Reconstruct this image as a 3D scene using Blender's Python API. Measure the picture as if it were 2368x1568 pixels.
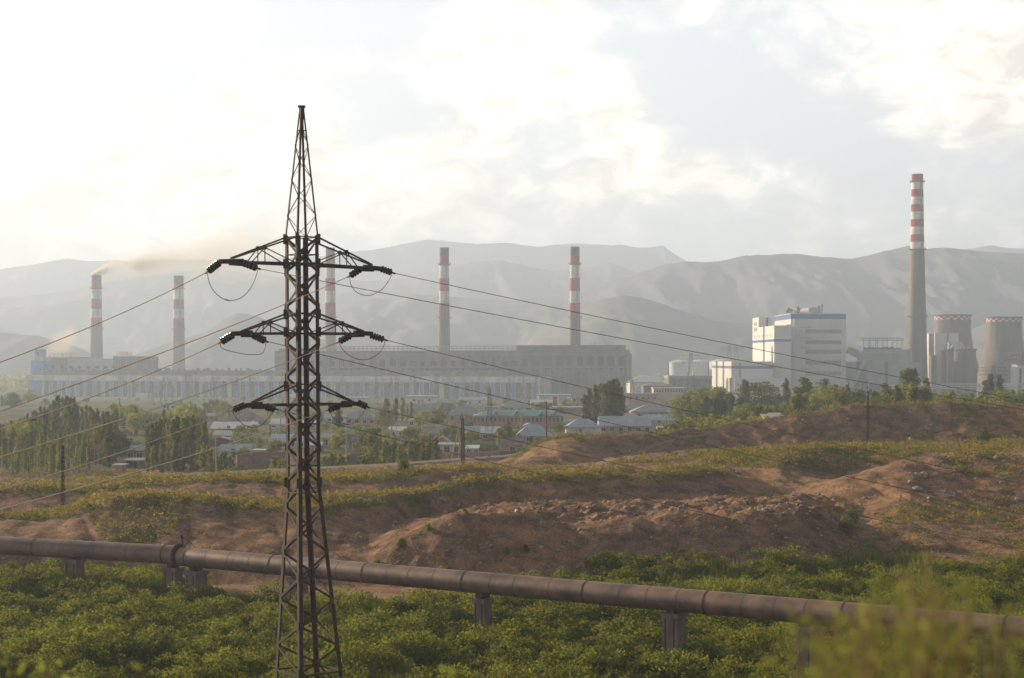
import bpy, bmesh, math, random
import numpy as np
from mathutils import Vector, Matrix
R = math.radians
random.seed(7)
for _o in list(bpy.data.objects): bpy.data.objects.remove(_o)
SC = bpy.context.scene
COL = SC.collection
# ---------------------------------------------------------------- camera
CAMZ, FPX, CX, HY = 20.0, 4045.0, 1183.5, 832.0      # eye height; focal length, centre and horizon on a 2367 unit wide frame
cam = bpy.data.cameras.new('camera'); camo = bpy.data.objects.new('camera', cam); COL.objects.link(camo)
camo.location = (0, 0, CAMZ); camo.rotation_euler = (R(90), 0, 0)
cam.sensor_width = 36.0; cam.lens = 36.0 * FPX / 2367.0
cam.shift_y = (HY - 784.0) / 2367.0
cam.clip_start = 0.5; cam.clip_end = 30000
cam.dof.use_dof = True; cam.dof.focus_distance = 220.0; cam.dof.aperture_fstop = 2.0
SC.camera = camo
# ---------------------------------------------------------------- light, sky, exposure
SUN_EL, SUN_AZ = 15.5, -54.0        # azimuth from +Y, negative = towards -X (left)
SC.view_settings.view_transform = 'Standard'; SC.view_settings.look = 'None'
SC.view_settings.exposure = 0.93; SC.view_settings.gamma = 1.0
sd = Vector((math.sin(R(SUN_AZ)) * math.cos(R(SUN_EL)), math.cos(R(SUN_AZ)) * math.cos(R(SUN_EL)), math.sin(R(SUN_EL))))
sl = bpy.data.lights.new('sun', 'SUN'); sl.energy = 5.0; sl.angle = R(0.6); sl.color = (1.0, 0.77, 0.50)
slo = bpy.data.objects.new('sun', sl); COL.objects.link(slo); slo.rotation_euler = sd.to_track_quat('Z', 'Y').to_euler()
slo.location = (-60, 40, 60)
W_ = bpy.data.worlds.new('World'); SC.world = W_; W_.use_nodes = True
nt = W_.node_tree; N = nt.nodes; L = nt.links
for n in list(N): N.remove(n)
def nd(tree, typ, **kw):
    n = tree.nodes.new(typ)
    for k, v in kw.items():
        if k.startswith('i_'):
            n.inputs[k[2:].replace('_', ' ')].default_value = v
        else: setattr(n, k, v)
    return n
def ramp(tree, stops):
    n = tree.nodes.new('ShaderNodeValToRGB'); e = n.color_ramp.elements
    while len(e) < len(stops): e.new(0.5)
    for q, (p, c) in zip(e, stops):
        q.position = p; q.color = (c, c, c, 1) if not hasattr(c, '__len__') else (*c[:3], 1)
    return n
def mth(tree, op, a, b=None, c=None, clamp=False):
    n = tree.nodes.new('ShaderNodeMath'); n.operation = op; n.use_clamp = clamp
    for i, v in enumerate((a, b, c)):
        if v is None: continue
        if isinstance(v, (int, float)): n.inputs[i].default_value = v
        else: tree.links.new(v, n.inputs[i])
    return n.outputs[0]
def mixc(tree, f, a, b, blend='MIX'):
    n = tree.nodes.new('ShaderNodeMix'); n.data_type = 'RGBA'; n.blend_type = blend
    for i, v in ((0, f), (6, a), (7, b)):
        if isinstance(v, (int, float)): n.inputs[i].default_value = v
        elif hasattr(v, '__len__'): n.inputs[i].default_value = (*v[:3], 1)
        else: tree.links.new(v, n.inputs[i])
    return n.outputs[2]
def cloud_dir(wx, wy):
    return Vector((wx - CX, FPX, HY - wy)).normalized()
tc = nd(nt, 'ShaderNodeTexCoord')
sky = nd(nt, 'ShaderNodeTexSky', sky_type='NISHITA', sun_disc=False, sun_elevation=R(SUN_EL), sun_rotation=R(SUN_AZ), altitude=600, air_density=1.4, dust_density=3.0, ozone_density=1.0)
vs = mixc(nt, 1.0, sky.outputs[0], (0.115, 0.115, 0.115), 'MULTIPLY')
# cloud cover: broken cumulus and veils, drawn by direction of sight
mp = nd(nt, 'ShaderNodeMapping', i_Scale=(1, 1, 1.7)); L.new(tc.outputs['Generated'], mp.inputs[0])
n1 = nd(nt, 'ShaderNodeTexNoise', i_Scale=9.0, i_Detail=14.0, i_Roughness=0.56, i_Distortion=0.35); L.new(mp.outputs[0], n1.inputs['Vector'])
n2 = nd(nt, 'ShaderNodeTexNoise', i_Scale=30.0, i_Detail=12.0, i_Roughness=0.62, i_Distortion=0.8); L.new(mp.outputs[0], n2.inputs['Vector'])
def spot(wx, wy, rad):      # soft mask round one direction of the sky
    d = cloud_dir(wx, wy)
    v = nd(nt, 'ShaderNodeVectorMath', operation='DISTANCE'); L.new(tc.outputs['Generated'], v.inputs[0]); v.inputs[1].default_value = d
    q = mth(nt, 'SUBTRACT', 1.0, mth(nt, 'DIVIDE', v.outputs['Value'], rad / FPX), clamp=True)
    return mth(nt, 'MULTIPLY', mth(nt, 'MULTIPLY', q, q), mth(nt, 'SUBTRACT', 3.0, mth(nt, 'MULTIPLY', q, 2.0)))
bias = None
for (wx, wy, rad, w) in [(1130, 130, 250, .22), (1090, 250, 160, .12), (1230, 60, 200, .16), (2250, 60, 340, .30), (2210, 210, 220, .18), (2330, 200, 200, .15), (60, 420, 620, .16), (560, 240, 380, .12), (100, 60, 250, .12), (350, 420, 300, .15),
                         (310, 120, 300, -.26), (140, 225, 160, -.10), (900, 40, 200, -.20), (880, 250, 190, -.14), (1600, 330, 560, -.12), (1950, 430, 400, -.12), (1420, 240, 130, .16), (1190, 235, 110, .12), (700, 10, 170, -.2), (1750, 90, 380, -.10), (2250, 520, 170, .16), (980, 480, 260, .08)]:
    q = mth(nt, 'MULTIPLY', spot(wx, wy, rad), w)
    bias = q if bias is None else mth(nt, 'ADD', bias, q)
nn = mth(nt, 'ADD', mth(nt, 'MULTIPLY', mth(nt, 'SUBTRACT', n1.outputs[0], .5), 1.5), mth(nt, 'MULTIPLY', mth(nt, 'SUBTRACT', n2.outputs[0], .5), .35))
cv = mth(nt, 'ADD', mth(nt, 'ADD', nn, bias), .5)
cr = ramp(nt, [(0.36, 0), (0.49, .28), (0.58, .66), (0.80, 1)]); cr.color_ramp.interpolation = 'LINEAR'; L.new(cv, cr.inputs[0])
# silver lining: clouds and veil are brighter towards the sun, the sky overhead and behind is deeper
vd = nd(nt, 'ShaderNodeVectorMath', operation='DOT_PRODUCT'); L.new(tc.outputs['Generated'], vd.inputs[0]); vd.inputs[1].default_value = sd
sunny = mth(nt, 'POWER', mth(nt, 'MAXIMUM', vd.outputs['Value'], 0.0), 3.0)
sz = nd(nt, 'ShaderNodeSeparateXYZ'); L.new(tc.outputs['Generated'], sz.inputs[0])
zf = ramp(nt, [(0.19, 1), (0.42, .36), (0.8, .20)]); L.new(sz.outputs['Z'], zf.inputs[0])
bf = ramp(nt, [(0.15, .38), (0.62, 1)]); L.new(mth(nt, 'ADD', mth(nt, 'MULTIPLY', vd.outputs['Value'], .5), .5), bf.inputs[0])
cl_lit = mixc(nt, sunny, (.92, .85, .74), (.82, .76, .66))
shade_ = ramp(nt, [(0.34, .66), (0.60, 1.14)]); L.new(n2.outputs[0], shade_.inputs[0]); cl_lit = mixc(nt, 1.0, cl_lit, shade_.outputs[0], 'MULTIPLY')
veil = mixc(nt, sunny, (.50, .535, .575), (.58, .60, .60))
base = mixc(nt, 0.86, vs, veil)
skyc = mixc(nt, cr.outputs[0], base, cl_lit)
skyc = mixc(nt, 1.0, mixc(nt, 1.0, skyc, zf.outputs[0], 'MULTIPLY'), bf.outputs[0], 'MULTIPLY')
bg = nd(nt, 'ShaderNodeBackground', i_Strength=1.0); L.new(skyc, bg.inputs[0])
wo = nd(nt, 'ShaderNodeOutputWorld'); L.new(bg.outputs[0], wo.inputs[0])
SC.cycles.use_denoising = True
SC.cycles.max_bounces = 6; SC.cycles.diffuse_bounces = 3; SC.cycles.volume_bounces = 1; SC.cycles.transparent_max_bounces = 16
SC.cycles.sample_clamp_indirect = 5.0
# ---------------------------------------------------------------- helpers
def P(wx, wy, d):                       # the point at depth d on the sight line wx, wy
    return Vector(((wx - CX) / FPX * d, d, CAMZ + (HY - wy) / FPX * d))
def hsh(ix, iy, s=0):
    n = (ix.astype(np.int64) * 374761393 + iy.astype(np.int64) * 668265263 + s * 974634777) & 0x7fffffff
    n = (n ^ (n >> 13)) * 1274126177 & 0x7fffffff
    return ((n ^ (n >> 16)) & 0xffff) / 65535.0
def vn(x, y, s=0):
    x = np.asarray(x, float); y = np.asarray(y, float)
    ix = np.floor(x); iy = np.floor(y); fx = x - ix; fy = y - iy
    fx = fx * fx * (3 - 2 * fx); fy = fy * fy * (3 - 2 * fy)
    a = hsh(ix, iy, s); b = hsh(ix + 1, iy, s); c = hsh(ix, iy + 1, s); d = hsh(ix + 1, iy + 1, s)
    return (a * (1 - fx) + b * fx) * (1 - fy) + (c * (1 - fx) + d * fx) * fy
def fbm(x, y, o=4, s=0, g=0.5):
    t = 0; a = 1; w = 0
    for k in range(o):
        t = t + a * vn(np.asarray(x) * 2 ** k, np.asarray(y) * 2 ** k, s + k); w += a; a *= g
    return t / w * 2 - 1
class MB:
    def __init__(s): s.v = []; s.f = []; s.m = []; s.cur = 0
    def face(s, pts):
        i = len(s.v); s.v += [tuple(p) for p in pts]; s.f.append(tuple(range(i, i + len(pts)))); s.m.append(s.cur)
    def raw(s, vs, fs):
        i = len(s.v); s.v += [tuple(p) for p in vs]; s.f += [tuple(i + k for k in f) for f in fs]; s.m += [s.cur] * len(fs)
    def box(s, x0, x1, y0, y1, z0, z1):
        v = [(x0, y0, z0), (x1, y0, z0), (x1, y1, z0), (x0, y1, z0), (x0, y0, z1), (x1, y0, z1), (x1, y1, z1), (x0, y1, z1)]
        s.raw(v, [(0, 3, 2, 1), (4, 5, 6, 7), (0, 1, 5, 4), (1, 2, 6, 5), (2, 3, 7, 6), (3, 0, 4, 7)])
    def beam(s, a, b, w, h=None, up=(0, 0, 1)):
        a = Vector(a); b = Vector(b); h = h or w; d = b - a
        if d.length < 1e-6: return
        d.normalize(); u = Vector(up)
        if abs(d.dot(u)) > 0.98: u = Vector((0, 1, 0))
        x = d.cross(u).normalized() * w / 2; y = x.cross(d).normalized() * h / 2
        v = [a - x - y, a + x - y, a + x + y, a - x + y, b - x - y, b + x - y, b + x + y, b - x + y]
        s.raw(v, [(0, 3, 2, 1), (4, 5, 6, 7), (0, 1, 5, 4), (1, 2, 6, 5), (2, 3, 7, 6), (3, 0, 4, 7)])
    def tube(s, pts, r, n=8, cap=True):
        pts = [Vector(p) for p in pts]; rr = r if hasattr(r, '__len__') else [r] * len(pts)
        i0 = len(s.v); ref = None
        for k, p in enumerate(pts):
            d = (pts[min(k + 1, len(pts) - 1)] - pts[max(k - 1, 0)]).normalized()
            u = Vector((0, 0, 1)) if abs(d.z) < 0.9 else Vector((1, 0, 0))
            if ref is not None: u = ref
            x = d.cross(u).normalized(); y = x.cross(d).normalized(); ref = y
            for q in range(n):
                a = 2 * math.pi * q / n
                s.v.append(tuple(p + (x * math.cos(a) + y * math.sin(a)) * rr[k]))
        for k in range(len(pts) - 1):
            for q in range(n):
                a = i0 + k * n + q; b = i0 + k * n + (q + 1) % n
                s.f.append((a, b, b + n, a + n)); s.m.append(s.cur)
        if cap:
            s.f.append(tuple(i0 + q for q in range(n))); s.m.append(s.cur)
            s.f.append(tuple(i0 + (len(pts) - 1) * n + q for q in range(n))[::-1]); s.m.append(s.cur)
    def lathe(s, c, prof, n=32, axis=None, top=True, bot=True):       # prof: (radius, height)
        c = Vector(c); i0 = len(s.v)
        M = Matrix.Identity(3) if axis is None else Vector(axis).to_track_quat('Z', 'Y').to_matrix()
        for r, z in prof:
            for q in range(n):
                a = 2 * math.pi * q / n
                s.v.append(tuple(c + M @ Vector((r * math.cos(a), r * math.sin(a), z))))
        for k in range(len(prof) - 1):
            for q in range(n):
                a = i0 + k * n + q; b = i0 + k * n + (q + 1) % n
                s.f.append((a, b, b + n, a + n)); s.m.append(s.cur)
        if bot: s.f.append(tuple(i0 + q for q in range(n))[::-1]); s.m.append(s.cur)
        if top: s.f.append(tuple(i0 + (len(prof) - 1) * n + q for q in range(n))); s.m.append(s.cur)
    def build(s, name, mats, parent=None, smooth=False):
        loc = Vector(ROOTLOC.get(parent.name, (0, 0, 0))) if parent is not None else Vector((0, 0, 0))
        me = bpy.data.meshes.new(name)
        me.from_pydata([(x - loc.x, y - loc.y, z - loc.z) for x, y, z in s.v], [], s.f)
        mats = mats if isinstance(mats, (list, tuple)) else [mats]
        for m in mats: me.materials.append(m)
        if len(mats) > 1: me.polygons.foreach_set('material_index', s.m)
        if smooth: me.polygons.foreach_set('use_smooth', [True] * len(me.polygons)); me.set_sharp_from_angle(angle=R(40))
        me.update()
        o = bpy.data.objects.new(name, me); COL.objects.link(o)
        if parent is not None:
            o.parent = parent; ROOTLOC[o.name] = tuple(loc)
        return o
ROOTLOC = {}
def thing(name, label, cat, loc=(0, 0, 0), group=None):
    o = bpy.data.objects.new(name, None); COL.objects.link(o); o.location = loc; o.empty_display_size = 0.3
    ROOTLOC[o.name] = tuple(loc); o['label'] = label; o['category'] = cat
    if group: o['group'] = group
    return o
def tag(o, label, cat, group=None, kind=None):
    o['label'] = label; o['category'] = cat
    if group: o['group'] = group
    if kind: o['kind'] = kind
    return o
def recenter(o, loc):                    # put a single-mesh thing's origin at its base
    loc = Vector(loc); o.data.transform(Matrix.Translation(-loc)); o.location = loc; return o
def quads_obj(name, V, mat, kind=None, parent=None, attr=None):
    """V: (n,4,3) array of separate quads"""
    n = len(V); me = bpy.data.meshes.new(name)
    me.vertices.add(n * 4); me.vertices.foreach_set('co', np.ascontiguousarray(V, dtype=np.float32).ravel())
    me.loops.add(n * 4); me.loops.foreach_set('vertex_index', np.arange(n * 4, dtype=np.int32))
    me.polygons.add(n); me.polygons.foreach_set('loop_start', np.arange(0, n * 4, 4, dtype=np.int32))
    me.polygons.foreach_set('loop_total', np.full(n, 4, dtype=np.int32))
    if attr is not None:
        a = me.attributes.new('tone', 'FLOAT', 'FACE'); a.data.foreach_set('value', np.asarray(attr, dtype=np.float32))
    me.materials.append(mat); me.update(calc_edges=True)
    o = bpy.data.objects.new(name, me); COL.objects.link(o)
    if kind: o['kind'] = kind
    if parent is not None: o.parent = parent
    return o
RG = np.random.default_rng(11)
def leaf_quads(C, size, aspect=0.6, up=0.0, rng=RG):
    """random little leaf faces round the centres C (n,3); size scalar or (n,)"""
    n = len(C); a = rng.normal(size=(n, 3)); a[:, 2] = a[:, 2] * (1 - up) + up * 1.5
    a /= np.linalg.norm(a, axis=1)[:, None]
    b = rng.normal(size=(n, 3)); b -= (b * a).sum(1)[:, None] * a; b /= np.linalg.norm(b, axis=1)[:, None]
    s = (np.asarray(size) * np.ones(n))[:, None] * rng.uniform(.6, 1.3, (n, 1)) * .5
    a = a * s; b = b * s * aspect
    return np.stack([C - a, C - b * 1.0 - a * .1, C + a, C + b * 1.0 - a * .1], axis=1)
# ---------------------------------------------------------------- materials
MATS = {}
def mat(name, col, rough=0.85, var=0.12, scale=1.0, bump=0.0, col2=None, metal=0.0, wave=None, spec=0.3, detail=5, stretch=(1, 1, 1), rand=0.0):
    if name in MATS: return MATS[name]
    m = bpy.data.materials.new(name); m.use_nodes = True; t = m.node_tree; b = t.nodes['Principled BSDF']
    b.inputs['Roughness'].default_value = rough; b.inputs['Metallic'].default_value = metal
    b.inputs['Specular IOR Level'].default_value = spec
    tcn = nd(t, 'ShaderNodeTexCoord'); mpn = nd(t, 'ShaderNodeMapping', i_Scale=stretch); t.links.new(tcn.outputs['Object'], mpn.inputs[0])
    no = nd(t, 'ShaderNodeTexNoise', i_Scale=scale, i_Detail=float(detail), i_Roughness=0.6); t.links.new(mpn.outputs[0], no.inputs['Vector'])
    c2 = col2 or tuple(c * (1 - var * 2.2) for c in col); c1 = tuple(min(1, c * (1 + var)) for c in col)
    rp = ramp(t, [(0.32, c2), (0.66, c1)]); t.links.new(no.outputs[0], rp.inputs[0]); out = rp.outputs[0]
    if wave:                                # (axis, scale, strength) panel joints or courses
        ax, sc, st = wave
        w = nd(t, 'ShaderNodeTexWave', wave_type='BANDS', bands_direction=ax, wave_profile='SAW', i_Scale=sc)
        t.links.new(tcn.outputs['Object'], w.inputs['Vector'])
        r2 = ramp(t, [(0.0, 1 - st), (0.10, 1.0), (1.0, 1.0)]); t.links.new(w.outputs[0], r2.inputs[0])
        out = mixc(t, 1.0, out, r2.outputs[0], 'MULTIPLY')
    if rand:
        oi = nd(t, 'ShaderNodeObjectInfo'); hs = nd(t, 'ShaderNodeHueSaturation')
        t.links.new(mth(t, 'ADD', 1 - rand / 2, mth(t, 'MULTIPLY', oi.outputs['Random'], rand)), hs.inputs['Value']); t.links.new(out, hs.inputs['Color']); out = hs.outputs[0]
    t.links.new(out, b.inputs['Base Color'])
    if bump:
        bp = nd(t, 'ShaderNodeBump', i_Strength=bump, i_Distance=0.1); t.links.new(no.outputs[0], bp.inputs['Height']); t.links.new(bp.outputs[0], b.inputs['Normal'])
    MATS[name] = m; return m
def leafmat(name, dark, light, trans=0.35, scale=0.5, tint=None, rand=0.35):
    m = bpy.data.materials.new(name); m.use_nodes = True; t = m.node_tree
    for n in list(t.nodes): t.nodes.remove(n)
    ge = nd(t, 'ShaderNodeNewGeometry'); no = nd(t, 'ShaderNodeTexNoise', i_Scale=scale, i_Detail=3.0)
    t.links.new(ge.outputs['Position'], no.inputs['Vector'])
    at = nd(t, 'ShaderNodeAttribute', attribute_name='tone')
    f = mth(t, 'ADD', mth(t, 'MULTIPLY', no.outputs[0], 0.9), mth(t, 'MULTIPLY', at.outputs['Fac'], 0.45))
    rp = ramp(t, [(0.35, dark), (0.85, light)]); t.links.new(f, rp.inputs[0]); c = rp.outputs[0]
    oi = nd(t, 'ShaderNodeObjectInfo'); hs = nd(t, 'ShaderNodeHueSaturation')
    t.links.new(mth(t, 'ADD', 1 - rand / 2, mth(t, 'MULTIPLY', oi.outputs['Random'], rand)), hs.inputs['Value'])
    t.links.new(mth(t, 'ADD', 0.485, mth(t, 'MULTIPLY', oi.outputs['Random'], 0.03)), hs.inputs['Hue'])
    t.links.new(c, hs.inputs['Color'])
    d = nd(t, 'ShaderNodeBsdfDiffuse'); tr = nd(t, 'ShaderNodeBsdfTranslucent'); mx = nd(t, 'ShaderNodeMixShader', i_Fac=trans)
    t.links.new(hs.outputs[0], d.inputs[0])
    tcol = mixc(t, 1.0, hs.outputs[0], tint or (1.5, 1.45, .7), 'MULTIPLY'); t.links.new(tcol, tr.inputs[0])
    t.links.new(d.outputs[0], mx.inputs[1]); t.links.new(tr.outputs[0], mx.inputs[2])
    o = nd(t, 'ShaderNodeOutputMaterial'); t.links.new(mx.outputs[0], o.inputs[0])
    return m
# ---------------------------------------------------------------- terrain: lofted through the ridges and hollows of the site
XS = np.arange(-700, 3101, 4.0)
def line(pts, byz=None):
    """pts (wx, wy, d) -> arrays d(wx), z(wx)"""
    p = np.array(pts, float); d = np.interp(XS, p[:, 0], p[:, 2])
    z = CAMZ - (p[:, 1] - HY) / FPX * p[:, 2] if byz is None else np.array(byz, float)
    z = np.interp(XS, p[:, 0], z)
    k = np.hanning(9); k /= k.sum()
    sm = lambda a: np.convolve(np.pad(a, 4, mode='edge'), k, mode='valid')
    return sm(d), sm(z)
def flat(d, z): return np.full(len(XS), float(d)), np.full(len(XS), float(z))
LN = [flat(-300, 17), flat(7, 16.9), flat(13, 16.2), flat(46, .4), flat(62, -.4), flat(100, -.5), flat(145, -.6)]
LN.append(line([(0, 0, 158), (1000, 0, 157), (1100, 0, 156), (1500, 0, 157), (2100, 0, 159), (2367, 0, 156)], [-.3, -.3, -.3, -.3, -.2, .6]))
LN.append(line([(0, 1248, 165), (400, 1252, 165), (700, 1255, 165), (800, 1272, 164), (850, 1290, 163), (950, 1228, 166), (1060, 1190, 167), (1200, 1198, 168), (1300, 1214, 168), (1400, 1200, 169), (1500, 1196, 169), (1700, 1188, 170), (1850, 1186, 171), (1930, 1215, 174), (2000, 1225, 176), (2100, 1212, 178), (2250, 1235, 176), (2367, 1262, 170)]))
LN.append(line([(0, 1222, 171), (400, 1205, 171), (700, 1212, 171), (800, 1222, 173), (880, 1215, 178), (950, 1200, 186), (1060, 1182, 194), (1200, 1170, 199), (1300, 1163, 200), (1500, 1158, 201), (1700, 1148, 202), (1850, 1143, 200), (1930, 1160, 196), (2000, 1165, 196), (2100, 1135, 202), (2250, 1150, 202), (2367, 1175, 198)]))
LN.append(line([(0, 1197, 178), (130, 1190, 178), (230, 1152, 178), (300, 1141, 178), (420, 1149, 178), (550, 1161, 178), (750, 1165, 179), (900, 1147, 186), (1050, 1125, 198), (1180, 1107, 206), (1340, 1091, 208), (1500, 1083, 209), (1640, 1080, 211), (1700, 1100, 210), (1760, 1140, 207), (1820, 1143, 207), (1880, 1132, 207), (1960, 1097, 211), (2080, 1067, 215), (2130, 1052, 218), (2250, 1047, 218), (2367, 1055, 216)]))
LN.append(line([(0, 1180, 199), (200, 1166, 199), (300, 1152, 199), (500, 1150, 199), (750, 1143, 200), (900, 1132, 205), (1050, 1117, 214), (1170, 1100, 222), (1340, 1087, 228), (1500, 1081, 230), (1640, 1076, 232), (1720, 1086, 227), (1800, 1094, 222), (1900, 1105, 224), (1960, 1098, 226), (2080, 1070, 230), (2250, 1050, 232), (2367, 1052, 231)]))
LN.append(line([(0, 1128, 208), (200, 1130, 208), (400, 1116, 208), (640, 1107, 208), (750, 1105, 209), (900, 1098, 214), (1060, 1084, 224), (1170, 1081, 234), (1340, 1079, 240), (1450, 1072, 244), (1600, 1058, 245), (1720, 1046, 241), (1800, 1040, 237), (1900, 1035, 239), (2100, 1040, 246), (2250, 1037, 248), (2367, 1038, 247)]))
LN.append(line([(0, 1118, 232), (640, 1100, 235), (900, 1092, 240), (1060, 1082, 250), (1170, 1079, 262), (1300, 1076, 276), (1340, 1072, 281), (1450, 1055, 292), (1560, 1040, 299), (1700, 1038, 302), (1900, 1031, 303), (2100, 1024, 303), (2367, 1017, 300)]))
LN.append(line([(0, 1128, 283), (300, 1116, 285), (640, 1106, 287), (900, 1094, 290), (1060, 1082, 292), (1150, 1080, 292), (1190, 1062, 293), (1240, 1026, 295), (1290, 1009, 297), (1400, 1001, 300), (1500, 1004, 303), (1560, 991, 307), (1640, 986, 311), (1700, 975, 313), (1850, 954, 314), (1950, 942, 315), (2100, 936, 315), (2367, 931, 312)]))
_I = line([(0, 1121, 292), (300, 1107, 297), (640, 1089, 303), (900, 1076, 309), (1060, 1064, 315), (1170, 1056, 322), (1230, 1046, 330), (1310, 1039, 344), (1420, 1050, 350), (1600, 1040, 360), (2367, 1000, 370)])
LN.append(_I); LN.append((_I[0] + 6.5, _I[1])); LN.append((_I[0] + 13, _I[1] * .4 - 1.6))
PL = [(390, -2.4), (450, -2.6), (650, -3.0), (850, -3.7), (1100, -7.5), (1400, -12), (1700, -14), (3000, -14), (7200, -14)]
for d, z in PL: LN.append(flat(d, z))
LD = np.stack([a for a, b in LN]); LZ = np.stack([b for a, b in LN])
def ground_wx(wx, d):
    """height at sight column wx and depth d (arrays)"""
    wx = np.clip(np.asarray(wx, float), XS[0], XS[-1]); d = np.asarray(d, float)
    i = np.clip(((wx - XS[0]) / 4).astype(int), 0, len(XS) - 2); f = (wx - XS[0]) / 4 - i
    z = np.zeros(np.broadcast(wx, d).shape); z[...] = -14.0
    for k in range(len(LN) - 1):
        d0 = LD[k][i] * (1 - f) + LD[k][i + 1] * f; d1 = LD[k + 1][i] * (1 - f) + LD[k + 1][i + 1] * f
        z0 = LZ[k][i] * (1 - f) + LZ[k][i + 1] * f; z1 = LZ[k + 1][i] * (1 - f) + LZ[k + 1][i + 1] * f
        t = np.clip((d - d0) / np.maximum(d1 - d0, .01), 0, 1); ts = t * t * (3 - 2 * t); t = t * .65 + ts * .35
        m = (d >= d0) & (d < d1); z = np.where(m, z0 + (z1 - z0) * t, z)
    return z
def sstep(a, b, x): t = np.clip((x - a) / (b - a), 0, 1); return t * t * (3 - 2 * t)
def band(x, a, b, s): return sstep(a - s, a + s, x) * (1 - sstep(b - s, b + s, x))
def GZ(x, y):
    x = np.asarray(x, float); y = np.asarray(y, float)
    wx = CX + FPX * x / np.maximum(y, 60.0); z = ground_wx(wx, y)
    m = band(y, 158, 345, 8); road = roadmask(wx, y)
    z = z + m * (1 - road) * (fbm(x / 11, y / 11, 3, 3) * .6 + fbm(x / 2.6, y / 2.6, 3, 9) * .26 + (fbm(x / .8, y / .8, 2, 31)) * .06)
    h = band(wx, 1080, 1960, 50) * band(y, 169, 199, 3)                       # tipped heaps on the spoil mound
    z = z + h * (1.25 * (1 - np.abs(fbm(x / 3.2, y / 3.2, 2, 21))) - .8 + .32 * fbm(x / .9, y / .9, 2, 5))
    g = band(y, 158, 168, 3) * band(wx, 880, 1500, 60); z = z + g * .25 * (1 - np.abs(fbm(x / 2, y / 2, 2, 41)))
    sl = band(y, 162, 345, 6) * (1 - h); z = z - sl * (1 - road) * .35 * (1 - np.abs(fbm(x / 3.5 + y / 14, y / 18, 2, 77))) ** 3   # rain gullies
    return z
def roadmask(wx, y):
    d = np.interp(wx, XS, _I[0]); return band(y, d - .4, d + 7, .6) * (1 - sstep(1180, 1260, wx))
def gz(x, y): return float(GZ(np.array([x]), np.array([y]))[0])
def plain_d(wy):                       # depth at which the plain behind the track shows at height wy
    ds = np.linspace(345, 1690, 1400); zz = np.interp(ds, [345] + [a for a, b in PL], [-2.2] + [b for a, b in PL])
    w = HY + (CAMZ - zz) / ds * FPX; return float(np.interp(-wy, -w, ds))
# vegetation on the terrain: bands along terrace edges and patches
def linedist(k, wx, y): return y - np.interp(wx, XS, LD[k])
def inpoly(px, py, poly):
    c = np.zeros(px.shape, bool); n = len(poly)
    for i in range(n):
        x0, y0 = poly[i]; x1, y1 = poly[(i + 1) % n]
        if y0 == y1: continue
        c ^= ((y0 > py) != (y1 > py)) & (px < (x1 - x0) * (py - y0) / (y1 - y0) + x0)
    return c
VEGP = [([(190, 1150), (300, 1135), (430, 1145), (450, 1180), (400, 1235), (330, 1262), (230, 1250), (200, 1200)], .8),
        ([(1590, 1035), (1720, 1040), (1900, 1030), (2140, 1040), (2080, 1062), (1950, 1095), (1700, 1078), (1600, 1065)], .9),
        ([(1460, 1010), (1640, 1000), (1700, 1020), (1600, 1065), (1400, 1075), (1500, 1045)], .55),
        ([(2040, 1175), (2120, 1150), (2367, 1140), (2367, 1262), (2240, 1290), (2060, 1262), (2030, 1220)], .66),
        ([(1870, 1290), (1960, 1262), (2160, 1262), (2120, 1320), (1900, 1320)], .8), ([(2220, 1290), (2367, 1255), (2367, 1400), (2200, 1400)], .7),
        ([(2150, 1045), (2367, 1050), (2367, 1110), (2230, 1105), (2200, 1075)], .7), ([(1170, 1075), (1260, 1020), (1330, 1002), (1390, 1040), (1290, 1085)], .45),
        ([(1900, 1010), (2367, 1000), (2367, 1045), (1900, 1045)], .8), ([(1950, 940), (2367, 925), (2367, 990), (2200, 985), (2120, 955)], .65),
        ([(1150, 1080), (1900, 1060), (1900, 1085), (1150, 1100)], .6), ([(750, 1175), (1180, 1110), (1340, 1092), (1340, 1105), (1150, 1130), (760, 1195)], .6)]
def veg(wx, wy, y, x):
    v = np.zeros(wx.shape); n = fbm(x / 5, y / 5, 4, 55) * .5 + .5
    L_ = wx
    v = np.maximum(v, band(linedist(10, wx, y), -3, 9, 2) * band(L_, -600, 1700, 40) * .95)
    v = np.maximum(v, band(linedist(12, wx, y), -3, 12, 2) * (.95 - .5 * band(L_, 1150, 1400, 40)))
    v = np.maximum(v, band(linedist(14, wx, y), -1.5, 7, 1.5) * band(L_, 1150, 3000, 30) * .9)
    v = np.maximum(v, band(linedist(13, wx, y), -2, 16, 3) * band(L_, -600, 1150, 40) * .8)
    v = np.maximum(v, band(y, 40, 138, 3) * 1.0)
    for poly, a in VEGP: v = np.maximum(v, inpoly(wx, wy, poly) * a)
    v = np.where(y > 332, np.maximum(v, band(wx, -600, 340, 30) * band(y, 300, 380, 10)), v)
    v = np.where((y > 345), np.maximum(v, .45), v)
    return np.clip(v - (1 - n) * .55 + .1, 0, 1) * (1 - roadmask(wx, y))
PATHP = [[(1330, 1084), (1440, 1053), (1560, 1011), (1640, 1000), (1640, 1005), (1563, 1017), (1448, 1059), (1345, 1088)],
         [(470, 1345), (700, 1362), (1060, 1378), (1080, 1396), (780, 1392), (560, 1372), (470, 1360)]]
ys = np.concatenate([[-300, -150, -60, -20, 0, 4], np.arange(7, 62, 3), np.arange(62, 140, 2), np.arange(140, 348, .5), np.arange(348, 480, 4), np.arange(480, 1500, 20), np.arange(1500, 7201, 120)])
xs = np.concatenate([np.arange(-2600, -160, 90), np.arange(-160, 2530, 3.6), np.arange(2530, 5000, 90)])
GX, GY = np.meshgrid(xs, ys)
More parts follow.
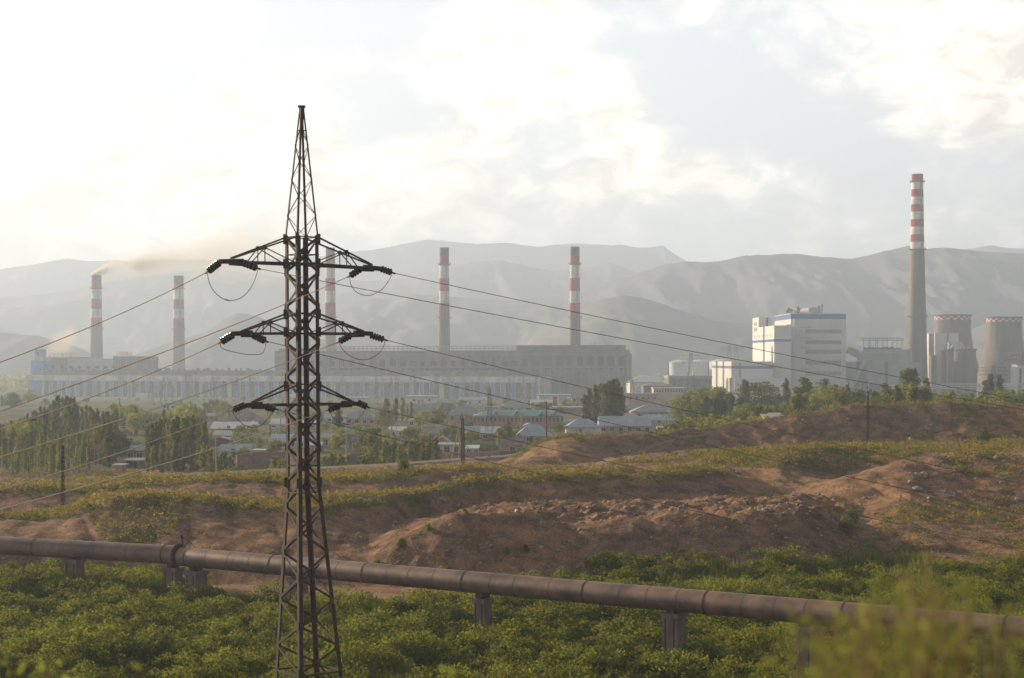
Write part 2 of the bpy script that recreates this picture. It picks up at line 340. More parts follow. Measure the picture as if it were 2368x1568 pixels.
X = (GX - CX) / FPX * np.maximum(GY, 60); Y = GY.copy(); Z = GZ(X, Y)
nr, nc = X.shape
me = bpy.data.meshes.new('ground'); me.vertices.add(nr * nc)
me.vertices.foreach_set('co', np.stack([X, Y, Z], -1).astype(np.float32).ravel())
idx = np.arange(nr * nc).reshape(nr, nc); q = np.stack([idx[:-1, :-1], idx[:-1, 1:], idx[1:, 1:], idx[1:, :-1]], -1).reshape(-1, 4)
me.loops.add(q.size); me.loops.foreach_set('vertex_index', q.ravel().astype(np.int32))
me.polygons.add(len(q)); me.polygons.foreach_set('loop_start', np.arange(0, q.size, 4, dtype=np.int32)); me.polygons.foreach_set('loop_total', np.full(len(q), 4, dtype=np.int32))
me.polygons.foreach_set('use_smooth', np.ones(len(q), bool))
WYv = HY - (Z - CAMZ) / np.maximum(Y, 1) * FPX; WXv = CX + FPX * X / np.maximum(Y, 60)
vg = veg(WXv, WYv, Y, X); pth = np.zeros(X.shape)
for p in PATHP: pth = np.maximum(pth, inpoly(WXv, WYv + fbm(X / 3, Y / 3, 2, 8) * 4, p) * 1.0)
vg = vg * (1 - pth)
rk = band(WXv, 1080, 1960, 60) * band(Y, 166, 202, 4)
rk = np.maximum(rk, inpoly(WXv, WYv, [(2080, 1060), (2240, 1040), (2367, 1050), (2367, 1100), (2200, 1150), (2100, 1140)]) * .8)
rk = np.maximum(rk, inpoly(WXv, WYv, [(880, 1300), (1010, 1215), (1200, 1240), (1390, 1290), (1350, 1340), (900, 1330)]) * .7)
dry_sunlit = fbm(X / 4, Y / 4, 4, 71) * .35 + .5 * (band(WXv, 1150, 1420, 30) * band(Y, 280, 300, 6) + band(WXv, 1690, 1900, 20) * band(Y, 208, 234, 4) + band(WXv, 1880, 2130, 30) * band(Y, 185, 222, 6)) - .12  # random dry tone, plus sunlight painted onto the spur and hollow slopes
for nm, a in (('veg', vg), ('path', pth), ('road', roadmask(WXv, Y)), ('rocky', np.clip(rk, 0, 1)), ('dry_sunlit', np.clip(dry_sunlit, 0, 1)), ('far', sstep(340, 420, Y))):
    at = me.attributes.new(nm, 'FLOAT', 'POINT'); at.data.foreach_set('value', a.astype(np.float32).ravel())
me.update(calc_edges=True)
ground = bpy.data.objects.new('ground', me); COL.objects.link(ground); ground['kind'] = 'structure'
m = bpy.data.materials.new('ground_soil'); m.use_nodes = True; t = m.node_tree; b = t.nodes['Principled BSDF']; b.inputs['Roughness'].default_value = .95; b.inputs['Specular IOR Level'].default_value = .1
ge = nd(t, 'ShaderNodeNewGeometry'); pos = ge.outputs['Position']
def nz(s, det=6.0, ro=.6, vec=None):
    n = nd(t, 'ShaderNodeTexNoise', i_Scale=s, i_Detail=det, i_Roughness=ro); t.links.new(vec or pos, n.inputs['Vector']); return n.outputs[0]
def at_(n): return nd(t, 'ShaderNodeAttribute', attribute_name=n).outputs['Fac']
big = nz(.06, 4.0); mid = nz(.5, 6.0); fine = nz(4.0, 5.0, .7)
r1 = ramp(t, [(.36, (.145, .094, .068)), (.62, (.325, .205, .135))]); t.links.new(mid, r1.inputs[0])
r2 = ramp(t, [(.4, (.82, .84, .9)), (.6, (1.12, 1.02, .92))]); t.links.new(big, r2.inputs[0])
soil = mixc(t, 1.0, r1.outputs[0], r2.outputs[0], 'MULTIPLY')
r3 = ramp(t, [(.35, .62), (.7, 1.3)]); t.links.new(fine, r3.inputs[0]); soil = mixc(t, .8, soil, r3.outputs[0], 'MULTIPLY')
# pebbles
vo = nd(t, 'ShaderNodeTexVoronoi', i_Scale=2.2, i_Randomness=1.0); t.links.new(pos, vo.inputs['Vector'])
pr = ramp(t, [(.10, 1), (.22, 0)]); t.links.new(vo.outputs['Distance'], pr.inputs[0])
pk = nd(t, 'ShaderNodeSeparateColor'); t.links.new(vo.outputs['Color'], pk.inputs[0])
thr = mth(t, 'ADD', mth(t, 'MULTIPLY', at_('rocky'), .38), .14)
peb = mth(t, 'MULTIPLY', pr.outputs[0], mth(t, 'LESS_THAN', pk.outputs[0], thr))
peb = mth(t, 'MULTIPLY', peb, mth(t, 'SUBTRACT', 1.0, at_('far')))
soil = mixc(t, mth(t, 'MULTIPLY', peb, .85), soil, (.36, .30, .25))
soil = mixc(t, mth(t, 'MULTIPLY', at_('dry_sunlit'), mth(t, 'MULTIPLY', mid, 1.1), clamp=True), soil, (.44, .26, .125))  # orange tint for dry soil and for the painted sunlight
gr1 = ramp(t, [(.3, (.085, .090, .032)), (.55, (.155, .140, .052)), (.75, (.27, .20, .090))]); t.links.new(nz(.35, 6.0, .65), gr1.inputs[0])
gcol = mixc(t, .6, gr1.outputs[0], r3.outputs[0], 'MULTIPLY')
vf = ramp(t, [(.42, 0), (.58, 1)]); t.links.new(mth(t, 'ADD', mth(t, 'MULTIPLY', at_('veg'), .8), mth(t, 'MULTIPLY', mth(t, 'SUBTRACT', nz(1.3, 5.0), .5), .9)), vf.inputs[0])
c = mixc(t, vf.outputs[0], soil, gcol)
plainr = ramp(t, [(.38, (.045, .065, .028)), (.54, (.085, .095, .045)), (.68, (.19, .155, .115))]); t.links.new(nz(.03, 5.0), plainr.inputs[0])
c = mixc(t, at_('far'), c, plainr.outputs[0])
pf = ramp(t, [(.4, 0), (.7, 1)]); t.links.new(mth(t, 'ADD', mth(t, 'MULTIPLY', at_('path'), .8), mth(t, 'MULTIPLY', mth(t, 'SUBTRACT', nz(1.1, 5.0), .5), .8)), pf.inputs[0]); c = mixc(t, mth(t, 'MULTIPLY', pf.outputs[0], .75), c, (.30, .205, .135))
rr = ramp(t, [(.3, (.15, .135, .12)), (.7, (.24, .215, .19))]); t.links.new(fine, rr.inputs[0]); c = mixc(t, at_('road'), c, rr.outputs[0])
t.links.new(c, b.inputs['Base Color'])
hb = mth(t, 'ADD', mth(t, 'MULTIPLY', fine, .5), mth(t, 'ADD', mid, mth(t, 'MULTIPLY', peb, .8)))
bp = nd(t, 'ShaderNodeBump', i_Strength=1.0, i_Distance=.4); t.links.new(hb, bp.inputs['Height']); t.links.new(bp.outputs[0], b.inputs['Normal'])
me.materials.append(m)
# ---------------------------------------------------------------- hill ranges
hm = bpy.data.materials.new('dry_hillside'); hm.use_nodes = True; t = hm.node_tree; b = t.nodes['Principled BSDF']; b.inputs['Roughness'].default_value = 1; b.inputs['Specular IOR Level'].default_value = 0
ge = nd(t, 'ShaderNodeNewGeometry'); pos = ge.outputs['Position']
ra = ramp(t, [(.36, (.16, .165, .175)), (.5, (.185, .187, .19)), (.68, (.215, .21, .205))]); t.links.new(nz(.004, 8.0, .62), ra.inputs[0]); t.links.new(ra.outputs[0], b.inputs['Base Color'])
def hill_range(name, crest, d0, depth, seed, spur=.19, foot=-16):
    p = np.array(crest, float); wx = np.arange(-1900, 4300, 8.0)
    wyc = np.interp(wx, p[:, 0], p[:, 1]) + fbm(wx / 60, wx * 0 + seed, 4, seed) * 3.2 + fbm(wx / 14, wx * 0 + seed, 3, seed + 9) * 1.1
    ts = np.concatenate([np.linspace(-1, 0, 60), np.linspace(.05, 1, 14)])
    T, WX = np.meshgrid(ts, wx, indexing='ij'); zc = CAMZ + (HY - wyc) / FPX * d0
    D = d0 + T * depth; X = (WX - CX) / FPX * d0; H = (zc - foot)[None, :] * np.ones_like(T)
    u = X / 330 + fbm(X / 500, D / 500, 2, seed + 3) * .9 + T * .8
    rid = 1 - np.abs(fbm(u, T * 1.3, 4, seed + 5, .55)) * 2
    rid2 = 1 - np.abs(fbm(X / 85 + T, D / 330, 5, seed + 8, .6)) * 2
    prof = np.where(T < 0, (1 + T) ** 1.15, 1 - T * .9)
    env = np.sin(np.pi * np.clip(1 + T, 0, 1)) ** .8 * (T <= 0)
    Z = foot - 3 + (H + 3) * (prof + env * (spur * (rid - .35) + .10 * (rid2 - .3)) * (1 + T * .3))
    nr, nc = Z.shape; me = bpy.data.meshes.new(name); me.vertices.add(nr * nc)
    me.vertices.foreach_set('co', np.stack([X, D, Z], -1).astype(np.float32).ravel())
    idx = np.arange(nr * nc).reshape(nr, nc); q = np.stack([idx[:-1, :-1], idx[:-1, 1:], idx[1:, 1:], idx[1:, :-1]], -1).reshape(-1, 4)
    me.loops.add(q.size); me.loops.foreach_set('vertex_index', q.ravel().astype(np.int32))
    me.polygons.add(len(q)); me.polygons.foreach_set('loop_start', np.arange(0, q.size, 4, dtype=np.int32)); me.polygons.foreach_set('loop_total', np.full(len(q), 4, dtype=np.int32))
    me.polygons.foreach_set('use_smooth', np.ones(len(q), bool)); me.materials.append(hm); me.update(calc_edges=True)
    o = bpy.data.objects.new(name, me); COL.objects.link(o); o['kind'] = 'structure'; return o
Lw = 842
hill_range('hills', [(-1900, 700), (-400, 735), (0, 769), (80, 774), (160, 795), (230, 832), (290, Lw), (340, 812), (400, 790), (480, 765), (520, 735), (552, 722), (590, 729), (650, 752), (700, 772), (800, 800), (900, Lw), (1180, Lw), (1230, 775), (1290, 746), (1350, 712), (1400, 690), (1440, 683), (1490, 690), (1560, 714), (1650, 739), (1760, 752), (1900, 775), (2000, 800), (2150, 800), (2300, 742), (2380, 730), (2600, 700), (4300, 720)], 3000, 520, 3)
hill_range('hills', [(-1900, 720), (0, 760), (300, 830), (560, Lw), (640, 765), (780, 711), (840, 692), (870, 688), (905, 695), (950, 679), (1000, 683), (1100, 691), (1180, 694), (1230, 689), (1300, 682), (1345, 670), (1390, 655), (1480, 630), (1540, 612), (1590, 604), (1660, 606), (1720, 593), (1810, 586), (1900, 594), (1970, 597), (2040, 583), (2100, 568), (2130, 576), (2180, 573), (2230, 578), (2300, 582), (2367, 586), (2800, 600), (4300, 640)], 3900, 760, 17)
hill_range('hills', [(-1900, 700), (-300, 690), (0, 688), (120, 678), (200, 662), (350, 635), (480, 621), (560, 628), (650, 640), (760, 648), (900, 650), (1000, 630), (1090, 606), (1156, 604), (1280, 625), (1344, 622), (1409, 609), (1471, 631), (1600, 660), (2000, 640), (4300, 640)], 5000, 800, 29)
hill_range('hills', [(-1900, 600), (-200, 640), (0, 622), (60, 615), (110, 605), (155, 597), (200, 603), (260, 601), (310, 604), (400, 600), (520, 603), (650, 597), (760, 592), (800, 583), (900, 573), (950, 562), (985, 554), (1060, 562), (1100, 566), (1150, 560), (1250, 572), (1320, 561), (1440, 568), (1480, 574), (1532, 570), (1582, 603), (1660, 640), (2000, 640), (2150, 590), (2220, 577), (2290, 567), (2340, 573), (2420, 575), (4300, 600)], 6300, 700, 41)
hz = MB(); hz.box(-8500, 8500, -330, 7400, -25, 470)
haze = hz.build('haze', [bpy.data.materials.new('haze_air')]); haze['kind'] = 'stuff'
m = haze.data.materials[0]; m.use_nodes = True; t = m.node_tree
for n in list(t.nodes): t.nodes.remove(n)
pv = nd(t, 'ShaderNodeVolumePrincipled', i_Density=2.6e-4, i_Anisotropy=0.3); pv.inputs['Color'].default_value = (.64, .775, 1.0, 1)
oo = nd(t, 'ShaderNodeOutputMaterial'); t.links.new(pv.outputs[0], oo.inputs['Volume'])
# ---------------------------------------------------------------- materials of the works
M_conc = mat('weathered_concrete', (.24, .22, .20), var=.16, scale=.12, stretch=(1, 1, .35), wave=('Z', .35, .10))
M_concD = mat('sooty_concrete', (.15, .14, .13), var=.2, scale=.1, stretch=(1, 1, .4), wave=('X', .05, .14))
M_dark = mat('dark_opening', (.035, .033, .032), var=.3, scale=.4)
M_glassd = mat('dusty_glazing', (.055, .050, .044), var=.35, scale=.5, rough=.5, spec=.5, wave=('Z', .55, .35))
M_white = mat('white_cladding', (.66, .65, .64), var=.06, scale=.05, wave=('X', .12, .07), rough=.6)
M_whiteo = mat('old_white_render', (.60, .58, .56), var=.22, scale=.12, stretch=(1, 1, .3))
M_blue = mat('blue_cladding', (.035, .11, .33), var=.08, scale=.1, rough=.55)
M_blueo = mat('faded_blue_panel', (.11, .26, .58), var=.15, scale=.15, rough=.7)
M_red = mat('red_paint', (.36, .025, .018), var=.25, scale=.15)
M_wband = mat('white_paint', (.68, .66, .63), var=.15, scale=.15)
M_soot = mat('soot', (.10, .09, .08), var=.3, scale=.2)
M_brick = mat('chimney_shell', (.175, .150, .125), var=.2, scale=.1, stretch=(1, 1, .15), wave=('Z', .16, .16))
M_brickp = mat('pinkish_chimney_shell', (.27, .20, .165), var=.16, scale=.1, stretch=(1, 1, .2), wave=('Z', .16, .14))
M_grey = mat('grey_sheeting', (.36, .38, .39), var=.12, scale=.1, wave=('Z', .3, .12), rough=.6)
M_greyd = mat('dark_steelwork', (.16, .16, .16), var=.2, scale=.3)
M_steel = mat('galvanised_steel', (.30, .29, .27), var=.15, scale=.5, rough=.6)
M_cream = mat('cream_render', (.52, .44, .34), var=.15, scale=.15)
M_winl = mat('window_strip', (.30, .26, .21), var=.25, scale=.6, wave=('X', .45, .35), rough=.4)
M_winy = mat('glass_painted_sun_glare', (.80, .78, .58), var=.1, scale=.4, rough=.12, spec=.8)  # pale yellow base colour stands in for sun glare on the panes
M_tank = mat('white_tank_paint', (.70, .71, .71), var=.08, scale=.05, rough=.5)
class FR:                                # a building's own axes: u along the front from A to B, v into the depth, z up
    def __init__(s, A, B):
        s.A = Vector((A[0], A[1], 0)); e = Vector((B[0] - A[0], B[1] - A[1], 0)); s.L = e.length; s.e = e.normalized(); s.n = Vector((-s.e.y, s.e.x, 0))
    def p(s, u, v, z): q = s.A + s.e * u + s.n * v; return Vector((q.x, q.y, z))
    def box(s, mb, u0, u1, v0, v1, z0, z1):
        v = [s.p(u0, v0, z0), s.p(u1, v0, z0), s.p(u1, v1, z0), s.p(u0, v1, z0), s.p(u0, v0, z1), s.p(u1, v0, z1), s.p(u1, v1, z1), s.p(u0, v1, z1)]
        mb.raw(v, [(0, 3, 2, 1), (4, 5, 6, 7), (0, 1, 5, 4), (1, 2, 6, 5), (2, 3, 7, 6), (3, 0, 4, 7)])
    def u(s, wx):                        # where sight column wx meets the front
        k = (wx - CX) / FPX; A, e = s.A, s.e; return (k * A.y - A.x) / (e.x - k * e.y)
    def z(s, wx, wy): q = s.p(s.u(wx), 0, 0); return CAMZ + (HY - wy) / FPX * q.y
def px(wx, d): return (wx - CX) / FPX * d
def pz(wy, d): return CAMZ + (HY - wy) / FPX * d
def frame_px(w0, d0, w1, d1): return FR((px(w0, d0), d0), (px(w1, d1), d1))
def one(fr, name, mt, parent, *boxes):
    mb = MB()
    for b in boxes: fr.box(mb, *b)
    return mb.build(name, mt, parent)
def dupmesh(o, parent, dx, dy, dz):
    c = o.copy(); COL.objects.link(c); c.parent = parent; c.location = (o.location.x + dx, o.location.y + dy, o.location.z + dz); return c
# ---- turbine hall with the long blue and white front
F = frame_px(64, 1600, 1246, 1440); zb = -15.0
th = thing('turbine_hall', 'very long power station hall whose front alternates blue panels and tall brown windows', 'power station', F.p(F.L / 2, 15, zb))
zt0, zw1, zw0 = F.z(660, 869.5), F.z(660, 882), F.z(660, 921)
mb = MB(); F.box(mb, 0, F.L, .6, 34, zb, zw1 + .02); mb.build('wall', M_whiteo, th)
one(F, 'cornice', M_whiteo, th, (-.5, F.L + .5, 0, 34.5, zw1 + .03, zt0))
one(F, 'roof', mat('tarred_roof', (.17, .16, .15), var=.25, scale=.2), th, (8, F.L - 30, 14, 33, zt0 + .01, F.z(660, 857)), (4, F.L - 4, 3, 13.9, zt0 + .01, zt0 + 1.2))
nb = 52; uL = F.u(103); pitch = (F.L - uL - 2) / nb
one(F, 'end_panel', M_blueo, th, (.5, uL - 3, .2, .59, zw0 - 6, zw1))
w0 = p0 = pil0 = None
for k in range(nb):
    u = uL + k * pitch; c = F.e * (k * pitch)
    if w0 is None:
        w0 = one(F, 'window', M_glassd, th, (u, u + pitch * .50, .35, .59, zw0, zw1 - .3)); p0 = one(F, 'blue_panel', M_blueo, th, (u + pitch * .60, u + pitch * .92, .22, .59, zw0, zw1))
    else:
        w = dupmesh(w0, th, c.x, c.y, 0)
        if (k * 7 + 3) % 11 > 1: dupmesh(p0, th, c.x, c.y, 0)
mb = MB()
for k in range(nb + 1):
    u = uL + k * pitch
    for a in (-.09, .50): F.box(mb, u + pitch * a + .1, u + pitch * (a + .07), 0, .58, zb, zw1)
mb.build('pilasters', M_whiteo, th)
mb = MB()
for k in range(90): 
    u = F.L * (k + random.random()) / 91; F.box(mb, u, u + random.uniform(.5, 3), 15, 17, F.z(660, 857) + .02, F.z(660, 857) + random.uniform(.6, 2.2))
mb.build('roof_vents', M_greyd, th)
for k in range(13):
    u = F.L * (k + .7) / 13.3; one(F, 'downpipe', M_greyd, th, (u, u + .5, -.35, -.01, zb, zw1))
for k in (3, 7, 10): u = F.L * (k + .2) / 13.3; one(F, 'annex', M_whiteo, th, (u, u + 16, -9, -.4, zb, zb + 5.5))
# ---- low hall on the left with the blue stair tower
F = frame_px(98, 1740, 313, 1700)
lh = thing('boiler_hall', 'low grey station hall with roof frames behind the end of the blue and white front', 'power station', F.p(F.L / 2, 10, zb))
u1, u2 = F.u(153), F.u(261)
one(F, 'wall', M_concD, lh, (0, u1, 0, 40, zb, F.z(120, 826)))
one(F, 'wall', M_concD, lh, (u2, F.L, 0, 40, zb, F.z(290, 824)))
one(F, 'panel_wall', M_grey, lh, (u1 + .05, u2 - .05, 1.5, 38, zb, F.z(200, 829)))
mb = MB()
for a, b, zt in ((F.u(106), F.u(154), F.z(120, 816.5)), (F.u(262), F.u(286), F.z(290, 814))):
    z0 = F.z(120, 825)
    for u in np.linspace(a, b, 6):
        for v in (6, 14): mb.beam(F.p(u, v, z0), F.p(u, v, zt), .5)
    for v in (6, 14):
        for z in (zt, (z0 + zt) / 2): mb.beam(F.p(a, v, z), F.p(b, v, z), .5)
mb.build('roof_frame', M_cream, lh)
mb = MB()
for k in range(9): u = F.u(120 + k * 20); F.box(mb, u, u + 3.2, -.15, 1.45, F.z(200, 852), F.z(200, 846))
mb.build('openings', M_dark, lh)
F = frame_px(71, 1705, 99, 1700)
bt = thing('stair_tower', 'blue and white stair tower with a small turret at the end of the station', 'tower', F.p(F.L / 2, 6, zb))
one(F, 'wall', M_blueo, bt, (0, F.L, 0, 14, zb, F.z(85, 834))); one(F, 'parapet', M_whiteo, bt, (-.3, F.L + .3, -.3, 14.3, F.z(85, 833.9), F.z(85, 825)))
one(F, 'turret', M_blueo, bt, (F.u(78), F.u(94), 2, 9, F.z(85, 824.9), F.z(85, 807.5))); one(F, 'window', M_dark, bt, (F.u(83), F.u(87), 1.8, 1.99, F.z(85, 820), F.z(85, 815)))
# ---- big concrete boiler house
F = frame_px(635, 1560, 1440, 1462)
bh = thing('boiler_house', 'huge windowed grey concrete boiler house rising behind the blue and white hall', 'power station', F.p(F.L / 2, 20, zb))
zr0 = F.z(900, 811); zr1 = F.z(1350, 809)
one(F, 'wall', M_concD, bh, (0, F.u(1190), 0, 24, zb, zr0), (F.u(1190) + .01, F.L, 0, 24, zb, zr1))
one(F, 'roof_block', M_dark if False else mat('roof_felt', (.15, .14, .13), var=.2, scale=.2), bh, (F.u(1192), F.L - 3, 3, 22, zr1 + .01, F.z(1350, 798)))
one(F, 'lift_house', MATS['roof_felt'], bh, (2, F.u(700), 5, 22, zr0 + .01, F.z(660, 806)))
mb = MB(); z0, z1 = zr0, F.z(960, 800.5)
for u in np.arange(F.u(742), F.u(1190), 4.2):
    mb.beam(F.p(u, 6, z0), F.p(u, 6, z1), .45); mb.beam(F.p(u, 14, z0), F.p(u, 14, z1), .45)
for v in (6, 14):
    for z in (z1, z0 + (z1 - z0) * .5): mb.beam(F.p(F.u(742), v, z), F.p(F.u(1190), v, z), .55)
mb.build('roof_frame', M_steel, bh)
rg = random.Random(5); mb = MB()
for k in range(24):
    wx = 690 + k * 23.5; u = F.u(wx); w = rg.uniform(3.2, 4.6)
    wa = one(F, 'window', M_dark, bh, (u, u + w * 1.25, -.06, .1, F.z(wx, 847), F.z(wx, 834.5 + rg.uniform(-1.5, 1.5))))
    if rg.random() < .4: one(F, 'window', M_dark, bh, (u + 1, u + 3, -.06, .1, F.z(wx, 834), F.z(wx, 829)))
for k in range(8):
    wx = 1262 + k * 24; u = F.u(wx)
    one(F, 'window', M_dark if k in (3, 4, 5, 6, 7) else M_glassd, bh, (u, u + 5.2, -.06, .1, F.z(wx, 846), F.z(wx, 824)))
    one(F, 'vent_opening', M_dark, bh, (u - 1, u + 4, -.06, .1, F.z(wx, 854), F.z(wx, 851)))
mb = MB(); mb2 = MB()
for k in range(10):
    u = F.u(1250 + k * 22.5); F.box(mb, u - .5, u + .5, -.4, -.01, zb, F.z(1300, 849))
F.box(mb, F.u(1245), F.L, -.5, -.01, F.z(1300, 849.5), F.z(1300, 848)); F.box(mb, 0, F.L, -.5, -.01, F.z(1000, 820.5), F.z(1000, 819))
mb.build('pilasters', M_conc, bh)
for k in range(14):
    u = F.u(665 + k * 41); F.box(mb2, u - .3, u + .3, -.3, -.005, zb, F.z(1000, 820))
mb2.build('ribs', M_concD, bh)
one(F, 'side_bay', M_concD, bh, (F.L + .01, F.L + 2, 6, 22, zb, zr1 - 3))
mb = MB()
for a, b, c, d in ((640, 700, 856, 850), (760, 900, 856, 851), (930, 1180, 857, 851)): F.box(mb, F.u(a), F.u(b), -1.4, -.51, F.z(a, c), F.z(a, d))
mb.build('gallery', M_dark, bh)
# ---- old chimneys
def ring(mb, c, r, z, w=1.6): mb.lathe((c[0], c[1], 0), [(r, z), (r + w, z), (r + w, z + .5), (r, z + .5)], 28, top=False, bot=False)
def chimney(name, label, wx, d, ztop, zbase, prof, bands, rings, shell, group, n=36):
    x = px(wx, d); root = thing(name, label, 'chimney', (x, d, zbase), group)
    H = ztop - zbase; rad = lambda f: float(np.interp(f, [a for a, b in prof], [b for a, b in prof]))
    fr = sorted(set([0.0, 1.0] + [a for a, b, c in bands] + [b for a, b, c in bands] + list(np.linspace(0, 1, 18))))
    mb = MB()
    for f0, f1 in zip(fr[:-1], fr[1:]):
        fm = (f0 + f1) / 2; mb.cur = 0
        for a, b, c in bands:
            if a <= fm < b: mb.cur = c
        mb.lathe((x, d, zbase), [(rad(1 - f1) if False else rad(f1), H * (1 - f1)), (rad(f0), H * (1 - f0))], n, top=False, bot=False)
    mb.cur = 3; mb.lathe((x, d, ztop - .01), [(rad(0), 0), (rad(0) * .82, 0), (rad(0) * .8, -6)], n, top=True, bot=False)
    mb.build('shaft', [shell, M_red, M_wband, M_soot], root, smooth=True)
    for f in rings:
        m2 = MB(); z = ztop - f * H; r = rad(f); ring(m2, (x, d), r, z)
        for q in range(24):
            a = q / 24 * 2 * math.pi; p = Vector((x + (r + 1.5) * math.cos(a), d + (r + 1.5) * math.sin(a), z)); m2.beam(p, p + Vector((0, 0, 1.3)), .12)
        m2.lathe((x, d, z + 1.3), [(r + 1.45, 0), (r + 1.6, 0), (r + 1.6, .12), (r + 1.45, .12)], 24, top=False, bot=False)
        m2.build('platform', M_greyd, root)
    m2 = MB()                            # ladder cage up the shaft
    for f0, f1 in zip(np.linspace(0, .97, 14)[:-1], np.linspace(0, .97, 14)[1:]):
        a = -1.15
        for s in (-.35, .35):
            q0 = Vector((x + (rad(f0) + .4) * math.cos(a) + s, d + (rad(f0) + .4) * math.sin(a), ztop - f0 * H)); q1 = Vector((x + (rad(f1) + .4) * math.cos(a) + s, d + (rad(f1) + .4) * math.sin(a), ztop - f1 * H)); m2.beam(q0, q1, .3)
    m2.build('ladder', M_greyd, root)
    return root
ob = [(0, .055, 3), (.055, .12, 1), (.12, .205, 2), (.205, .29, 1), (.29, .37, 2), (.37, .45, 1)]
for wx, d, wt, lab, shell in [(223, 2000, 637, 'smoking red and white banded chimney above the low hall', M_brick), (413, 1985, 638, 'red and white banded chimney with pinkish shaft next to the smoking one', M_brickp),
                              (763.5, 1640, 573, 'faded red and white chimney partly hidden by the lattice pylon', M_brickp), (1027, 1620, 573, 'banded chimney above the middle of the concrete boiler house', M_brick), (1329, 1580, 571, 'banded chimney above the unpainted end of the concrete boiler house', M_brick)]:
    k = d / FPX; rt = (11.3 if wx < 500 else 10.8) * k; rb = (16.5 if wx < 500 else 14.8) * k
    chimney('chimney', lab, wx, d, pz(wt, d), -15, [(0, rt), (.1, rt * 1.0), (1, rb)], ob, [.115, .47, .80], shell, 'old station chimneys', 30)
nb_ = [(0, .035, 1), (.035, .068, 2), (.068, .101, 1), (.101, .135, 2), (.135, .168, 1), (.168, .202, 2), (.202, .2345, 1), (.2345, .269, 2), (.269, .302, 1), (.302, .334, 2)]
k = 1560 / FPX
chimney('tall_chimney', 'tallest chimney, new, with five crisp red bands over a grey ribbed shaft', 2120.5, 1560, pz(403, 1560), -15, [(0, 13 * k), (.335, 15.8 * k), (.69, 20.8 * k), (1, 25 * k)], nb_, [.035, .336, .634], M_brick, 'new works', 40)
# ---- cooling towers
def cooling_tower(label, wx, d, wyt, rs, group='cooling towers'):
    x = px(wx, d); k = d / FPX; root = thing('cooling_tower', label, 'cooling tower', (x, d, -15), group); zt = pz(wyt, d)
    hs = [0, 6, 11, 26, 40, 76, 126, (zt + 15) / k]; prof = list(zip(hs, rs)); mb = MB(); n = 64
    lv = [0, 1.2, 5.6, 10.0] + list(np.linspace(14, hs[-1], 26)); rad = lambda h: float(np.interp(h, [a for a, b in prof], [b for a, b in prof])) * k
    for i, (h0, h1) in enumerate(zip(lv[:-1], lv[1:])):
        j = len(mb.f); mb.cur = 0; mb.lathe((x, d, zt), [(rad(h1), -h1 * k), (rad(h0), -h0 * k)], n, top=False, bot=False)
        if i in (1, 2):
            for q in range(n): mb.m[j + q] = 1 if ((q // 2) + i) % 2 else 2
    mb.build('shell', [M_brick, M_wband, M_red], root, smooth=True)
    m2 = MB(); m2.lathe((x, d, zt), [(rad(0), 0), (rad(0) + 1.4, 0), (rad(0) + 1.4, .9), (rad(0), .9), (rad(0) - 1, .2)], n, top=False, bot=False); m2.build('rim', M_greyd, root)
    m2 = MB()
    for q in range(40):
        a = q / 40 * 2 * math.pi; r = rad(hs[-1]); m2.beam((x + r * math.cos(a), d + r * math.sin(a), -15), (x + (r + 2) * math.cos(a + .08), d + (r + 2) * math.sin(a + .08), -19), .8)
    m2.build('base_struts', M_conc, root)
    m2 = MB(); p0 = None
    for h in np.linspace(0, hs[-1], 22):
        q = Vector((x + (rad(h) + .6) * .93, d - (rad(h) + .6) * .36, zt - h * k))
        if p0 is not None: m2.beam(p0, q, .5)
        p0 = q
    m2.build('ladder', M_greyd, root)
cooling_tower('cooling tower with checkered rim partly hidden behind the white silo building', 2201, 1700, 730, [41.5, 40.8, 40.5, 40, 41, 46, 60, 62])
cooling_tower('cooling tower with checkered rim standing free, curved flank lit by the sun', 2320, 1640, 735, [39.5, 39, 38.8, 38.8, 40, 45, 58, 60])
# ---- white new power building
d = 1500.0
wb = thing('white_power_building', 'tall white clad power building with blue bands and five window strips', 'power station', (px(1890, d), d, -15), 'new works')
def sbox(name, mt, w0, w1, yt, yb, d0, d1, parent=wb): mb = MB(); mb.box(px(w0, d0), px(w1, d0), d0, d1, yb, yt); return mb.build(name, mt, parent)
X0, X1 = px(1828, d), px(1955.5, d); zt = pz(726, d); zbk = pz(737.5, d)
def bxo(name, mt, parent, *bs):
    mb = MB()
    for b in bs: mb.box(*b)
    return mb.build(name, mt, parent)
bxo('wall', M_white, wb, (X0, X1, d, d + 92, -15, zbk)); bxo('blue_band', M_blue, wb, (X0 - .05, X1 + .05, d - .05, d + 92.05, zbk + .01, zt)); bxo('coping', M_white, wb, (X0 - .2, X1 + .2, d - .2, d + 92.2, zt + .01, zt + .5))
for a, b in ((762.3, 770.9), (787, 796), (808.7, 818), (834, 842.7), (859, 867.4)):
    bxo('window_strip', M_winl, wb, (px(1861.5, d), px(1945, d), d - .08, d + .2, pz(b, d), pz(a, d)))
    bxo('canopy', M_greyd, wb, (px(1851, d), px(1873, d), d - .9, d - .01, pz(a - 5.2, d), pz(a - 6, d)))
bxo('lower_window', M_dark, wb, (px(1884, d), px(1920, d), d - .06, d + .2, pz(889, d), pz(884, d))); bxo('duct', M_whiteo, wb, (px(1831, d), px(1837.5, d), d - 4, d - .01, -15, pz(757, d)))
bxo('lift_shaft', M_white, wb, (px(1833.5, d), px(1837.5, d), d - 3, d - .01, pz(756.9, d), pz(738.5, d)))
m2 = MB(); m2.tube([(px(1853, d), d + 30, zt + 3), (px(1880, d), d + 14, zt + 3.6), (px(1903, d), d + 14, zt + 3.6)], 2.6, 12); m2.build('roof_duct', M_grey, wb)
rg = random.Random(3)
